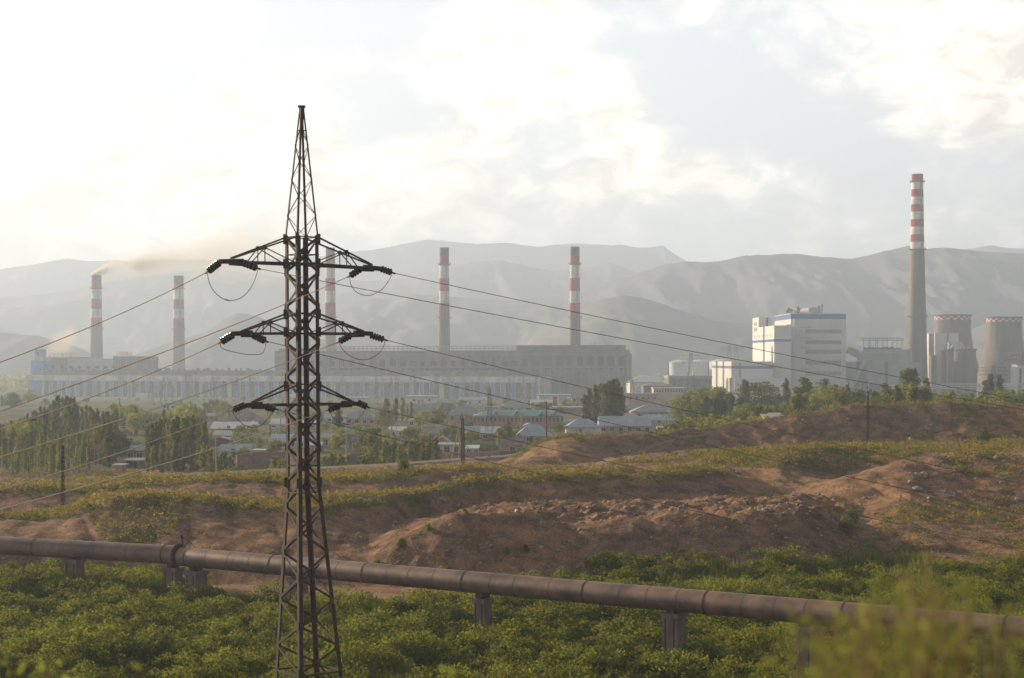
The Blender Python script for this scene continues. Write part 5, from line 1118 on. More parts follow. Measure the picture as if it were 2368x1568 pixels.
def tree(kind, matk, x, y, zt, label, group, wide=1.0, name=None, variant=None, z0=None):
    v = variant if variant is not None else random.randrange(3); key = (kind, matk, v); g = gz(x, y) if z0 is None else z0; h = zt - g
    if h < .5: return None
    name = name or {'poplar': 'poplar_tree', 'slim': 'poplar_tree', 'sapling': 'young_poplar', 'round': 'broadleaf_tree', 'bush': 'bush', 'lean': 'broadleaf_tree'}[kind]
    if key not in TREES:
        V, tn, mb = tree_mesh(kind, 100 + v * 7 + hash(kind) % 1 + {'poplar': 1, 'slim': 2, 'sapling': 3, 'round': 4, 'bush': 5, 'lean': 6}[kind], {'poplar': 3400, 'slim': 2600, 'sapling': 700, 'round': 3200, 'bush': 1800, 'lean': 3200}[kind])
        root = thing(name, label, 'x'); cr = quads_obj('crown', V, {'d': LM_d, 'm': LM_m, 'y': LM_y, 's': LM_s}[matk], parent=root, attr=tn); tk = mb.build('trunk', M_bark, root); TREES[key] = (cr, tk)
    else:
        root = thing(name, label, 'x'); cr, tk = TREES[key]
        for o in (cr, tk): c = o.copy(); c.parent = root; COL.objects.link(c)
    root['category'] = 'bush' if kind == 'bush' else 'tree'; root['label'] = label
    if group: root['group'] = group
    root.location = (x, y, g); root.rotation_euler = (0, 0, random.uniform(0, 6.28)); root.scale = (h * wide, h * wide, h); return root
def T(kind, mk, wx, wyt, d, label, group=None, wide=1.0, **k): return tree(kind, mk, px(wx, d), d, pz(wyt, d), label, group, wide, **k)
rg = random.Random(21)
def stand(n, w0, w1, d0, d1, tops, kinds, label, group, wide=1.0, jit=6):
    """tops: polyline wx -> wy of the crowns' tops"""
    for i in range(n):
        wx = w0 + (w1 - w0) * (i + rg.uniform(.1, .9)) / n; d = rg.uniform(d0, d1); k, mk = kinds[rg.randrange(len(kinds))]
        T(k, mk, wx, float(np.interp(wx, [a for a, b in tops], [b for a, b in tops])) + rg.uniform(-jit, jit), d, label, group, wide * rg.uniform(.85, 1.25))
# left wood of poplars
stand(24, 60, 275, 440, 500, [(0, 975), (80, 950), (110, 935), (135, 915), (165, 912), (180, 935), (260, 950)], [('poplar', 'd'), ('poplar', 'd'), ('slim', 'm')], 'dark tall poplar in the back rows of the left wood', 'tall dark poplars of the left wood', .85)
stand(24, -60, 110, 400, 470, [(-40, 985), (60, 965), (110, 950)], [('poplar', 'm'), ('poplar', 'd'), ('round', 'm')], 'poplar in the hazy middle rows at the far left edge', 'poplars at the left edge', .85)
stand(34, -50, 205, 370, 410, [(-50, 1015), (60, 1005), (120, 995), (205, 1000)], [('slim', 'y'), ('poplar', 'm'), ('poplar', 'y'), ('slim', 'm')], 'mid height poplar in the middle rows of the left wood', 'middle rows of the left wood', .9)
stand(50, -60, 210, 338, 368, [(-60, 1045), (60, 1035), (130, 1028), (205, 1035)], [('slim', 'y'), ('slim', 'm'), ('slim', 'y'), ('poplar', 'y')], 'bright young poplar in the front rows along the green strip', 'front rows of the left wood', .85)
stand(10, 222, 272, 352, 400, [(222, 985), (250, 972), (275, 1000)], [('poplar', 'd'), ('poplar', 'd'), ('round', 'd')], 'dark poplar clump between the left wood and the metal roofed house', 'dark clump beside the tall utility pole', .95)
stand(12, 260, 345, 520, 640, [(260, 940), (290, 930), (345, 955)], [('poplar', 'm'), ('slim', 'm'), ('round', 'm')], 'hazy poplar behind the metal roofed house at left', 'hazy trees behind the left houses', 1.1)
stand(14, 335, 480, 348, 385, [(335, 1000), (345, 980), (365, 972), (400, 965), (440, 962), (470, 968), (485, 1000)], [('poplar', 'd'), ('poplar', 'm'), ('poplar', 'd')], 'poplar of the dense dark block left of the lamp post', 'dense poplar block left of the lamp post', .95)
stand(10, 335, 480, 338, 348, [(335, 1040), (400, 1020), (480, 1035)], [('slim', 'y'), ('slim', 'm'), ('poplar', 'm')], 'slimmer poplar on the front edge of the dense block', 'front edge of the dense poplar block', 1.3)
stand(12, 300, 470, 470, 620, [(300, 945), (400, 948), (425, 930), (450, 935), (470, 945)], [('round', 'm'), ('poplar', 'm'), ('round', 'y')], 'round hazy tree behind the dense poplar block', 'trees behind the dense poplar block', .9)
stand(8, 470, 560, 640, 760, [(470, 930), (510, 925), (560, 935)], [('round', 'm'), ('poplar', 'm')], 'hazy tree in front of the blue and white hall near the lowest left arm', 'hazy trees below the hall', .9)
stand(9, 455, 545, 334, 345, [(455, 1035), (480, 1030), (510, 1045), (545, 1055)], [('slim', 'y'), ('sapling', 'y')], 'light green young poplar right of the dense block', 'young poplars near the lamp post', 1.4)
for wx, t_, d, k, mk, lab, wd in [(515, 1045, 372, 'round', 'm', 'green round tree beside the pale metal roofed house', .8), (566, 1031, 372, 'round', 'd', 'dark round tree in front of the open fronted shed', 1.0), (545, 997, 500, 'round', 'm', 'wide tree behind the pale metal roofed house', 1.2), (583, 1003, 470, 'round', 'm', 'tree rising behind the open fronted shed', .9),
        (634, 1010, 395, 'round', 'd', 'big dark round tree just left of the pylon legs', 1.0), (600, 1008, 420, 'lean', 'y', 'yellow green tree left of the big dark one', .9), (640, 975, 600, 'round', 'm', 'hazy tree under the pale roof left of the mast', 1.0), (538, 975, 560, 'round', 'd', 'small round tree on the long pale roof edge', .7),
        (755, 975, 560, 'round', 'm', 'round hazy tree at the right of the mast', 1.0), (782, 940, 450, 'poplar', 'd', 'tall narrow dark tree right of the pylon mast', 1.1), (776, 1010, 390, 'lean', 'y', 'light green tree close to the right side of the mast', .9),
        (830, 975, 560, 'round', 'm', 'round tree in front of the grey roofed house', .8), (893, 920, 640, 'poplar', 'm', 'tall light poplar left one of the hazy group', 1.5), (915, 920, 650, 'poplar', 'm', 'tall light poplar in the middle of the hazy group', 1.3), (930, 918, 660, 'poplar', 'y', 'tallest light poplar of the hazy group', 1.2), (942, 935, 640, 'slim', 'd', 'thin dark cypress like tree left of its twin', .9), (951, 928, 640, 'slim', 'd', 'thin dark cypress like tree, right one of the twin', 1.1),
        (890, 945, 560, 'round', 'm', 'broad dark tree below the hazy poplars', 1.25), (972, 952, 560, 'round', 'y', 'yellow green round tree in the middle of the village', 1.0), (1009, 943, 580, 'round', 'd', 'dark green round tree left of the pink walled house', 1.05), (1084, 957, 560, 'round', 'd', 'dark tree against the pink walled hip roofed house', .8), (945, 990, 430, 'round', 'd', 'dark round tree above the row of light poplars', 1.1), (1015, 945, 600, 'round', 'm', 'tree behind the dark green round tree', .7),
        (865, 980, 362, 'lean', 'm', 'tall leaning tree with a ragged crown right of the pylon', 1.05), (845, 1000, 368, 'round', 'd', 'dark lower tree beside the leaning one', 1.0), (900, 1005, 385, 'round', 'm', 'green tree right of the leaning one', .9), (1046, 975, 470, 'round', 'm', 'green tree behind the brown lattice mast', .9), (1052, 988, 440, 'round', 'd', 'dark tree touching the brown lattice mast', .9),
        (1167, 980, 440, 'round', 'd', 'round dark tree right of the slender lattice tower', 1.0), (1135, 1020, 420, 'bush', 'd', 'dark low hedge tree at the foot of the slender lattice tower', 1.4), (1115, 1021, 430, 'bush', 'd', 'dark low hedge left of the slender lattice tower', 1.8), (1257, 1006, 410, 'bush', 'd', 'dark bush at the foot of the broad blue grey roof', 1.3), (1240, 1015, 395, 'bush', 'd', 'low dark bush behind the grey boundary wall', 2.0),
        (1295, 972, 520, 'round', 'd', 'round tree left of the ridge bush above the spoil ridge', 1.0), (1320, 990, 440, 'bush', 'm', 'small green bush on the rim left of the ridge bush', 1.2), (1255, 920, 800, 'bush', 'm', 'hazy bush left of the brick chimney', 1.5), (1310, 922, 800, 'round', 'm', 'hazy tree right of the brick chimney', 1.3), (1295, 938, 760, 'round', 'm', 'hazy tree below the brick chimney', 1.0),
        (1135, 925, 800, 'round', 'm', 'hazy round tree behind the long pink building', 1.1), (1065, 925, 820, 'round', 'm', 'hazy round tree behind the hip roofed houses', 1.1), (1020, 928, 800, 'round', 'm', 'hazy round tree above the large plain grey roof', 1.0)]:
    T(k, mk, wx, t_, d, lab, None, wd)
stand(22, 865, 1010, 345, 380, [(865, 1020), (900, 1022), (960, 1020), (1010, 1010)], [('slim', 'y'), ('slim', 'm')], 'slim light poplar in the row right of the leaning tree', 'row of light poplars in the middle', 1.45)
for a, b, t0, n in ((625, 660, 1057, 7), (690, 745, 1055, 9), (745, 808, 1050, 14), (825, 864, 1050, 10), (870, 902, 1062, 6), (917, 925, 1062, 2), (944, 972, 1063, 5), (610, 620, 1072, 1), (565, 572, 1078, 1), (528, 552, 1078, 5), (460, 490, 1084, 5)):
    stand(n, a, b, 322, 330, [(a, t0), (b, t0)], [('sapling', 'y')], 'bright young poplar sapling in the row behind the narrow track', 'young poplar saplings along the track', 1.25, 5)
stand(60, -60, 1260, 900, 1250, [(-60, 915), (70, 900), (150, 925), (600, 922), (900, 925), (1260, 925)], [('round', 'm'), ('round', 'd'), ('poplar', 'm'), ('bush', 'd')], 'hazy tree of the belt between the village and the blue and white hall', 'hazy tree belt before the hall', 1.15, 7)
stand(56, 480, 1320, 600, 880, [(480, 950), (1320, 945)], [('round', 'm'), ('bush', 'y'), ('round', 'y'), ('poplar', 'm')], 'small hazy tree between the roofs of the middle village', 'small trees among the village roofs', 1.2, 9)
stand(34, 480, 1250, 420, 580, [(480, 985), (1250, 985)], [('round', 'm'), ('bush', 'y'), ('bush', 'm'), ('round', 'y'), ('slim', 'y')], 'garden tree between the nearer village roofs', 'garden trees of the village', 1.1, 10)
# dark group in the centre right
for wx, t_, wd in ((1352, 912, 1.0), (1363, 897, 1.1), (1376, 887, .9), (1388, 886, .9), (1398, 884, .95), (1408, 878, 1.0), (1418, 874, 1.0), (1428, 877, .95), (1436, 892, .8), (1371, 930, .8), (1395, 925, .9)):
    T('poplar', 'd', wx, t_, 560 + rg.uniform(-8, 8), 'tall dark poplar of the tight group in front of the boiler house end', 'tight group of dark poplars', wd * 1.05)
# wood below the white building
stand(9, 1570, 1625, 560, 620, [(1570, 920), (1600, 905), (1625, 893)], [('poplar', 'm'), ('round', 'm')], 'leafy tree at the left end of the wood under the white wing', 'left end of the wood under the white building', 1.2)
for wx, t_, d, k, mk, lab, wd in [(1640, 890, 640, 'round', 'd', 'big dark round tree below the low white wing', 1.15), (1668, 892, 650, 'round', 'd', 'second big dark round tree below the low white wing', 1.0), (1632, 917, 560, 'slim', 'd', 'thin dark poplar left of a pair below the white wing', 1.6), (1655, 925, 560, 'slim', 'd', 'thin dark poplar in the middle below the white wing', 1.5), (1664, 905, 560, 'slim', 'd', 'taller thin dark poplar below the white wing', 1.8), (1675, 922, 560, 'slim', 'd', 'thin dark poplar right of the taller one', 1.4), (1692, 912, 560, 'poplar', 'd', 'dark poplar below the pale orange door', 1.2), (1708, 917, 560, 'slim', 'd', 'thin poplar left of its neighbour below the round wood', 1.4), (1716, 912, 560, 'slim', 'd', 'thin poplar right of its neighbour below the round wood', 1.4),
        (1722, 876, 640, 'poplar', 'd', 'pointed dark tree left of the big round tree by the white wing', 1.3), (1745, 880, 640, 'round', 'd', 'big round dark tree in front of the white annex, left one', 1.2), (1768, 878, 650, 'round', 'd', 'big round dark tree in front of the white annex, right one', 1.25), (1818, 876, 620, 'poplar', 'd', 'pointed tree in front of the dark duct of the white building', 1.1), (1842, 893, 560, 'poplar', 'm', 'leafy poplar left of the tallest pointed one', 1.6), (1862, 871, 560, 'slim', 'd', 'tallest pointed poplar in front of the white building', 2.0), (1880, 888, 580, 'round', 'd', 'dark tree right of the tallest pointed poplar', .9), (1904, 874, 620, 'slim', 'd', 'slender tree near the right corner of the white building', 1.6),
        (1775, 940, 480, 'bush', 'm', 'pale leafy bush in front of the dark round trees', 1.4), (2098, 850, 640, 'poplar', 'd', 'broad dark poplar clump in front of the tallest chimney, left half', 1.9), (2112, 853, 645, 'poplar', 'd', 'broad dark poplar clump in front of the tallest chimney, right half', 1.8), (2140, 872, 620, 'poplar', 'm', 'light poplar right of the dark clump under the tallest chimney', 1.0), (2045, 884, 560, 'slim', 'm', 'thin poplar under the filter building', 1.8), (2290, 862, 700, 'slim', 'd', 'thin dark cypress between the two dark towers', 1.5), (2310, 865, 700, 'slim', 'd', 'second thin dark cypress between the two dark towers', 1.6), (2278, 878, 700, 'slim', 'd', 'small thin cypress left of the dark transmission tower', 1.4)]:
    T(k, mk, wx, t_, d, lab, None, wd)
stand(10, 1830, 1900, 470, 520, [(1830, 915), (1865, 905), (1900, 925)], [('poplar', 'm'), ('poplar', 'y'), ('slim', 'y')], 'light poplar in the leafy stand under the white building', 'leafy poplar stand under the white building', 1.3)
stand(26, 1720, 1830, 420, 520, [(1720, 935), (1830, 940)], [('round', 'm'), ('slim', 'd'), ('round', 'd'), ('poplar', 'm')], 'tree in the dark thicket behind the ridge below the white annex', 'thicket behind the ridge', 1.1)
stand(34, 1900, 2160, 430, 560, [(1900, 905), (1930, 895), (1990, 905), (2060, 905), (2100, 893), (2160, 905)], [('round', 'm'), ('poplar', 'y'), ('poplar', 'd'), ('poplar', 'm'), ('slim', 'm')], 'tree in the mixed wood behind the ridge under the filter building', 'mixed wood behind the ridge', 1.05, 10)
stand(26, 2150, 2420, 450, 600, [(2150, 905), (2250, 915), (2330, 900), (2420, 905)], [('round', 'd'), ('round', 'm'), ('poplar', 'm'), ('slim', 'd')], 'dark tree in the wood behind the ridge under the cooling towers', 'wood below the cooling towers', 1.1, 9)
stand(30, 1565, 1830, 385, 440, [(1565, 962), (1700, 960), (1830, 962)], [('bush', 'm'), ('bush', 'y'), ('round', 'y'), ('bush', 'd')], 'low leafy tree close behind the grassy ridge rim', 'low trees behind the ridge rim', 1.2, 8)
stand(26, 1850, 2200, 380, 420, [(1850, 945), (2000, 925), (2200, 920)], [('bush', 'm'), ('bush', 'y'), ('bush', 'd')], 'low bush just behind the right hand ridge top', 'bushes behind the ridge top', 1.3, 6)
# single bushes on the spoil heaps
def on_ground(wx, wy):                   # nearest terrain point seen along a sight line
    ds = np.arange(95, 345, .4); x = (wx - CX) / FPX * ds; z = GZ(x, ds); w = HY + (CAMZ - z) / ds * FPX; m_ = np.where(w <= wy)[0]; i = m_[0] if len(m_) else len(ds) - 1
    return float(x[i]), float(ds[i]), float(z[i])
for wx, wyb, wyt, k, mk, wd, lab in [(1965, 1235, 1162, 'bush', 's', .62, 'silvery green bush alone on the orange slope'), (2270, 1022, 972, 'bush', 's', .85, 'pale rounded bush on the flat below the right hand ridge'), (1374, 1003, 965, 'bush', 's', .4, 'thin pale tree on the rim of the spoil ridge'), (935, 1090, 1058, 'bush', 'd', .9, 'dark round bush at the edge of the narrow track'), (990, 1232, 1206, 'bush', 'm', .6, 'bright green tuft high on the gravel mound'), (928, 1265, 1238, 'bush', 'm', .7, 'bright green tuft lower on the gravel mound'), (1075, 1188, 1172, 'bush', 'y', .8, 'yellow green tuft on the crest of the gravel mound'), (1172, 1282, 1258, 'bush', 'y', .6, 'small yellowish tuft on the face of the mound'),
                                     (1217, 1280, 1256, 'bush', 'd', .6, 'dark tuft on the face of the mound'), (870, 1315, 1290, 'bush', 'd', .8, 'small bush at the left foot of the gravel mound'), (1035, 1325, 1303, 'bush', 'm', .8, 'small bush near the pipe at the foot of the mound'), (1830, 1340, 1280, 'bush', 'm', .75, 'tall bright green reed bush under the brown slope'), (1780, 1350, 1300, 'bush', 'd', .8, 'dark green reed bush left of the tall bright one'), (2035, 1350, 1293, 'bush', 'm', .8, 'rounded green bush in the reeds near the blurred bush'), (1600, 1335, 1300, 'bush', 'y', 1.0, 'yellow green reed tuft left of the green reed bushes'),
                                     (1960, 1330, 1320, 'bush', 'd', 1.0, 'low dark bush among the reeds'), (1338, 1020, 1008, 'bush', 'y', 1.2, 'tiny bush on the lit spur')]:
    x, y, z = on_ground(wx, wyb); tree(k, mk, x, y, z + (wyb - wyt) / FPX * y, lab, None, wd, z0=z - .1)

for wx, yt, d_, lab in [(648, 940, 560, 'thin village pole just left of the mast legs'), (838, 950, 520, 'thin village pole right of the tall narrow dark tree'), (905, 985, 430, 'thin village pole in front of the purplish roof'), (975, 958, 500, 'thin village pole beside the yellow green tree'), (1008, 1000, 400, 'thin village pole by the white walled porch'), (1150, 1000, 420, 'thin village pole right of the slender lattice tower'), (1205, 950, 560, 'thin village pole in front of the long pink building'),
                        (470, 1000, 420, 'thin village pole at the right edge of the poplar block'), (560, 990, 450, 'thin village pole over the long pale roof'), (1345, 955, 600, 'thin village pole left of the tight poplar group'), (1450, 960, 600, 'thin village pole right of the tight poplar group'), (1540, 955, 600, 'thin village pole before the orange brick house')]:
    h_pole(lab, wx, yt, float(HY + (CAMZ - gz(px(wx, d_), d_)) / d_ * FPX), d_, M_pole, 1)
# ---------------------------------------------------------------- ground cover, reeds, stones
SH = leafmat('shrub_leaves', (.036, .052, .013), (.182, .196, .048), .48, .22, rand=0)
GR = leafmat('dry_grass', (.085, .096, .028), (.235, .200, .078), .42, .25, rand=0)
RD = leafmat('reed_blades', (.040, .075, .018), (.17, .20, .06), .40, .2, rand=0)
rng = np.random.default_rng(3)
def wxy(x, y, z): return CX + FPX * x / y, HY + (CAMZ - z) / y * FPX
# shrubs of the wet field
n = 5200; y = rng.uniform(84, 161, n * 2); wx = rng.uniform(-260, 2640, n * 2); keep = rng.uniform(0, 161, n * 2) < y * 1.0; y = y[keep]; wx = wx[keep]; x = (wx - CX) / FPX * y
z = GZ(x, y); w1, w2 = wxy(x, y, z)
sand = inpoly(w1, w2 + fbm(x / 3, y / 3, 2, 8) * 5, PATHP[1]) | ((w1 > 470) & (w1 < 1100) & (y > 136) & (w2 < 1402) & (w2 > 1335))
limit = np.interp(w1, [-300, 0, 500, 800, 1100, 1450, 2700], [160, 158, 157, 146, 148, 163, 163]); ok = (~sand) & (y < limit); x, y, z = x[ok], y[ok], z[ok]
hgt = 1.15 + fbm(x / 9, y / 9, 3, 12) * 1.0 + fbm(x / 2.6, y / 2.6, 2, 19) * 1.1 + rng.uniform(-.3, .5, len(x)); hgt = np.clip(hgt, .25, 3.0); hgt = np.where((w1[ok] < 560) & (y > 148), np.maximum(hgt, 1.5) + .5, hgt)
V = []; TN = []
for i in range(len(x)):
    nl = 3 + int(rng.integers(0, 3)); tb = rng.uniform(0, 1) if rng.uniform() > .1 else 1.7
    for k in range(nl):
        rr = rng.uniform(.3, .75) * (.55 + .35 * hgt[i]); c = np.array([x[i] + rng.normal() * .5, y[i] + rng.normal() * .5, z[i] + hgt[i] * rng.uniform(.3, 1.0) - rr * .5]); m_ = int(58 * (rr / .5) ** 1.4)
        v = rng.normal(size=(m_, 3)); v[:, 2] = np.abs(v[:, 2]) - .25; v[:, 1] = v[:, 1] * 1 ; v /= np.linalg.norm(v, axis=1)[:, None]; q = rng.uniform(.55, 1.1, (m_, 1))
        C = c + v * q * rr * np.array([1, 1, .9]); V.append(leaf_quads(C, .175, .7, rng=rng)); TN.append(np.full(m_, tb * .6 + rng.uniform(0, .4)))
V = np.concatenate(V); quads_obj('shrubbery', V, SH, 'stuff', attr=np.concatenate(TN)); NSH = len(V)
# grass tufts on the terraces
n = 120000; y = rng.uniform(158, 346, n); wx = rng.uniform(-200, 2560, n); x = (wx - CX) / FPX * y; z = GZ(x, y); w1, w2 = wxy(x, y, z); vg = veg(w1, w2, y, x)
for p in PATHP: vg = vg * (1 - inpoly(w1, w2, p))
ok = rng.uniform(0, 1, n) < np.clip(vg - .42, 0, 1) * 1.5 + .012; x, y, z, vg = x[ok], y[ok], z[ok], vg[ok]
nb = 13; N_ = len(x); X_ = np.repeat(x, nb) + rng.normal(size=N_ * nb) * .28; Y_ = np.repeat(y, nb) + rng.normal(size=N_ * nb) * .28; Z_ = np.repeat(z, nb)
hh = np.repeat(rng.uniform(.25, .55, N_) * rng.choice([1, 1, 1.7], N_) * (.7 + .6 * vg), nb) * rng.uniform(.5, 1.2, N_ * nb)
C = np.stack([X_, Y_, Z_ + hh * rng.uniform(.15, .8, N_ * nb)], -1); V = leaf_quads(C, .15 + hh * .16, .62, up=.0, rng=rng); V[..., 2] = np.maximum(V[..., 2], Z_[:, None] - .04)
VG = [V]; TG = [np.repeat(rng.uniform(0, 1, N_), nb)]
n = 26000; y = rng.uniform(160, 332, n); wx = rng.uniform(-200, 2560, n); x = (wx - CX) / FPX * y; z = GZ(x, y); w1, w2 = wxy(x, y, z); vg = veg(w1, w2, y, x)
ok = rng.uniform(0, 1, n) < np.clip(vg - .5, 0, 1) * .55 * (fbm(x / 4, y / 4, 3, 47) > -.05) + .003
for a, b_, c in zip(x[ok], y[ok], z[ok]):          # low scrub among the grass, each clump its own height
    r_ = rng.uniform(.25, .62) * (1.4 if rng.uniform() < .12 else 1); m_ = int(34 * r_ / .45); v = rng.normal(size=(m_, 3)); v[:, 2] = np.abs(v[:, 2]); v /= np.linalg.norm(v, axis=1)[:, None]
    VG.append(leaf_quads(np.array([a, b_, c]) + v * r_ * rng.uniform(.5, 1.05, (m_, 1)) * np.array([1.1, 1.1, .85]), .2, .65, rng=rng)); TG.append(np.full(m_, rng.uniform(-.5, .6)))
quads_obj('dry_grass', np.concatenate(VG), GR, 'stuff', attr=np.concatenate(TG))
# reeds under the brown slope
def reeds(poly_list, n, h0, h1):
    y = rng.uniform(148, 200, n * 3); wx = rng.uniform(1380, 2560, n * 3); x = (wx - CX) / FPX * y; z = GZ(x, y); w1, w2 = wxy(x, y, z); m_ = np.zeros(len(x), bool)
    for p in poly_list: m_ |= inpoly(w1, w2 + fbm(x / 2, y / 2, 2, 4) * 6, p)
    m_ &= (fbm(x / 3.5, y / 3.5, 3, 66) > -.12); x, y, z = x[m_], y[m_], z[m_]; N_ = len(x); patch = np.clip(fbm(x / 3.5, y / 3.5, 3, 66) * 1.3 + .45, 0, 1); h = (h0 + (h1 - h0) * patch) * rng.uniform(.6, 1.15, N_); k = 6
    X_ = np.repeat(x, k) + rng.normal(size=N_ * k) * .22; Y_ = np.repeat(y, k) + rng.normal(size=N_ * k) * .22; Z_ = np.repeat(z, k) - .05; H_ = np.repeat(h, k) * rng.uniform(.6, 1.1, N_ * k)
    lean = rng.normal(size=(N_ * k, 2)) * .18; w = rng.uniform(.03, .075, N_ * k); a = rng.uniform(0, 3.14, N_ * k); dx, dy = np.cos(a) * w, np.sin(a) * w
    B0 = np.stack([X_ - dx, Y_ - dy, Z_], -1); B1 = np.stack([X_ + dx, Y_ + dy, Z_], -1); tx = X_ + lean[:, 0] * H_; ty = Y_ + lean[:, 1] * H_; tz = Z_ + H_
    T0 = np.stack([tx + dx * .35, ty + dy * .35, tz], -1); T1 = np.stack([tx - dx * .35, ty - dy * .35, tz - .02], -1)
    return np.stack([B0, B1, T0, T1], 1), np.repeat(patch, k)
V, tn = reeds([[(1400, 1345), (1500, 1325), (1900, 1330), (1960, 1300), (2120, 1305), (2240, 1330), (2560, 1330), (2560, 1420), (1400, 1420)]], 9000, .3, 1.55)
quads_obj('reeds', V, RD, 'stuff', attr=tn)
# stones: loose gravel as one mass, boulders one by one
M_stone = mat('pale_stone', (.34, .29, .25), var=.3, scale=1.5, bump=.2, rand=.3)
ICO = bmesh.new(); bmesh.ops.create_icosphere(ICO, subdivisions=1, radius=1); iv = np.array([v.co[:] for v in ICO.verts]); jf = np.array([[v.index for v in f.verts] for f in ICO.faces]); ICO.free()
n = 44000; y = rng.uniform(150, 345, n); wx = rng.uniform(-100, 2450, n); x = (wx - CX) / FPX * y; z = GZ(x, y); w1, w2 = wxy(x, y, z)
pr_ = band(w1, 1080, 1960, 60) * band(y, 166, 202, 4) * .7 + inpoly(w1, w2, [(880, 1310), (1010, 1240), (1200, 1250), (1390, 1290), (1350, 1340), (900, 1330)]) * .9 + inpoly(w1, w2, [(2080, 1060), (2240, 1040), (2367, 1050), (2367, 1100), (2200, 1150), (2100, 1140)]) * 1.0 + .10
pr_ = pr_ * (1 - roadmask(w1, y)); cl = fbm(x / 3, y / 3, 3, 90) * .5 + .5; ok = rng.uniform(0, 1, n) < pr_ * cl * 1.3; x, y, z = x[ok], y[ok], z[ok]; N_ = len(x)
s = rng.uniform(.035, .15, N_) ** 1.0 * rng.choice([1, 1, 1, 1.8], N_); S = s[:, None, None] * rng.uniform(.6, 1.2, (N_, 1, 3)) * np.array([1.15, 1, .7]); VV = iv[None] * S * rng.uniform(.85, 1.15, (N_, len(iv), 1)) + np.stack([x, y, z + s * .2], -1)[:, None]
FF = (jf[None] + (np.arange(N_) * len(iv))[:, None, None]).reshape(-1, 3); me = bpy.data.meshes.new('gravel'); me.vertices.add(N_ * len(iv)); me.vertices.foreach_set('co', VV.astype(np.float32).ravel()); me.loops.add(FF.size); me.loops.foreach_set('vertex_index', FF.astype(np.int32).ravel())
me.polygons.add(len(FF)); me.polygons.foreach_set('loop_start', np.arange(0, FF.size, 3, dtype=np.int32)); me.polygons.foreach_set('loop_total', np.full(len(FF), 3, dtype=np.int32)); me.materials.append(M_stone); me.update(calc_edges=True)
gv = bpy.data.objects.new('gravel', me); COL.objects.link(gv); gv['kind'] = 'stuff'
def boulder(label, wx, wy, size, seed, group='boulders on the slopes'):
    x, y, z = on_ground(wx, wy); r = random.Random(seed); bm = bmesh.new(); bmesh.ops.create_icosphere(bm, subdivisions=2, radius=1)
    for v in bm.verts:
        k = 1 + .28 * float(fbm(np.array([v.co.x * 1.3 + seed]), np.array([v.co.y * 1.3 + v.co.z * 2]), 2, seed)[0]); v.co = Vector((v.co.x * k * r.uniform(.96, 1.04), v.co.y * k * .8, v.co.z * k * .62)) * size
    me = bpy.data.meshes.new('boulder'); bm.to_mesh(me); bm.free(); me.materials.append(M_stone); o = bpy.data.objects.new('boulder', me); COL.objects.link(o); o.location = (x, y, z + size * .12); o.rotation_euler = (r.uniform(-.3, .3), r.uniform(-.3, .3), r.uniform(0, 6)); tag(o, label, 'boulder', group)
for i, (wx, wy, s, lab) in enumerate([(2121, 1135, .95, 'flat pale slab boulder on the slope above the silvery bush'), (2152, 1155, .9, 'pale boulder just right of the flat slab'), (2134, 1101, 1.1, 'broad grey boulder on the rubble crest'), (2122, 1097, .7, 'smaller grey boulder beside the broad one'), (2105, 1017, 1.0, 'pale boulder on the grass below the right ridge'), (2345, 1012, 1.0, 'pale boulder near the pale rounded bush'), (2255, 1318, .85, 'tall pale boulder in the gully on the right'), (2354, 1158, .8, 'pale boulder at the right edge of the photo'),
        (2305, 1062, .8, 'grey boulder on the rubble top near the right edge'), (2255, 1055, .6, 'small boulder on the rubble top'), (1022, 1158, .75, 'big pale boulder under the middle grass band'), (1060, 1172, .45, 'smaller boulder right of the big pale one'), (1195, 1183, .5, 'boulder on the left shoulder of the gravel heaps'), (1253, 1213, .5, 'flat brown boulder on the mound face'), (1040, 1180, .45, 'small brown boulder in the dark face'), (2030, 1067, .5, 'boulder at the top of the orange spur'), (1975, 1245, .45, 'stone below the silvery bush'), (1890, 1232, .4, 'stone left of the silvery bush'),
        (1855, 1298, .5, 'grey stone low in the brown hollow'), (1870, 1290, .4, 'grey stone next to another in the brown hollow'), (2020, 1190, .45, 'stone in the weeds right of the silvery bush'), (740, 1130, .4, 'pale stone left of the mast legs in the weeds'), (1745, 1060, .35, 'stone on the green crest'), (1430, 1092, .4, 'round stone in the dark bank'), (305, 1130, .35, 'small pale stone on the left grassy bank'), (408, 1118, .35, 'small white stone on the rim near the track'), (1455, 1045, .4, 'white stone on the lit spur'), (1960, 970, .6, 'pale stone in the brown ridge face'),
        (1250, 1268, .45, 'pale cobble among the gravel at the mound foot'), (1150, 1262, .35, 'cobble at the foot of the mound near the pipe')]):
    boulder(lab, wx, wy, s * .62, i + 3)
# far woodland and settlement at the foot of the hills
V = []; TN = []
for i in range(2600):
    d = rng.uniform(1750, 2250); wx_ = rng.uniform(-500, 2900); x = px(wx_, d); h = rng.uniform(6, 15) * (1 + .6 * float(vn(np.array([wx_ / 60]), np.array([d / 90]), 3)[0])); m_ = 26
    v = rng.normal(size=(m_, 3)); v /= np.linalg.norm(v, axis=1)[:, None]; C = np.array([x, d, -14 + h * .5]) + v * np.array([h * .55, h * .5, h * .48]) * rng.uniform(.5, 1, (m_, 1)); V.append(leaf_quads(C, 3.4, .8, rng=rng)); TN.append(np.full(m_, rng.uniform(0, 1)))
quads_obj('far_woodland', np.concatenate(V), LM_m, 'stuff', attr=np.concatenate(TN))
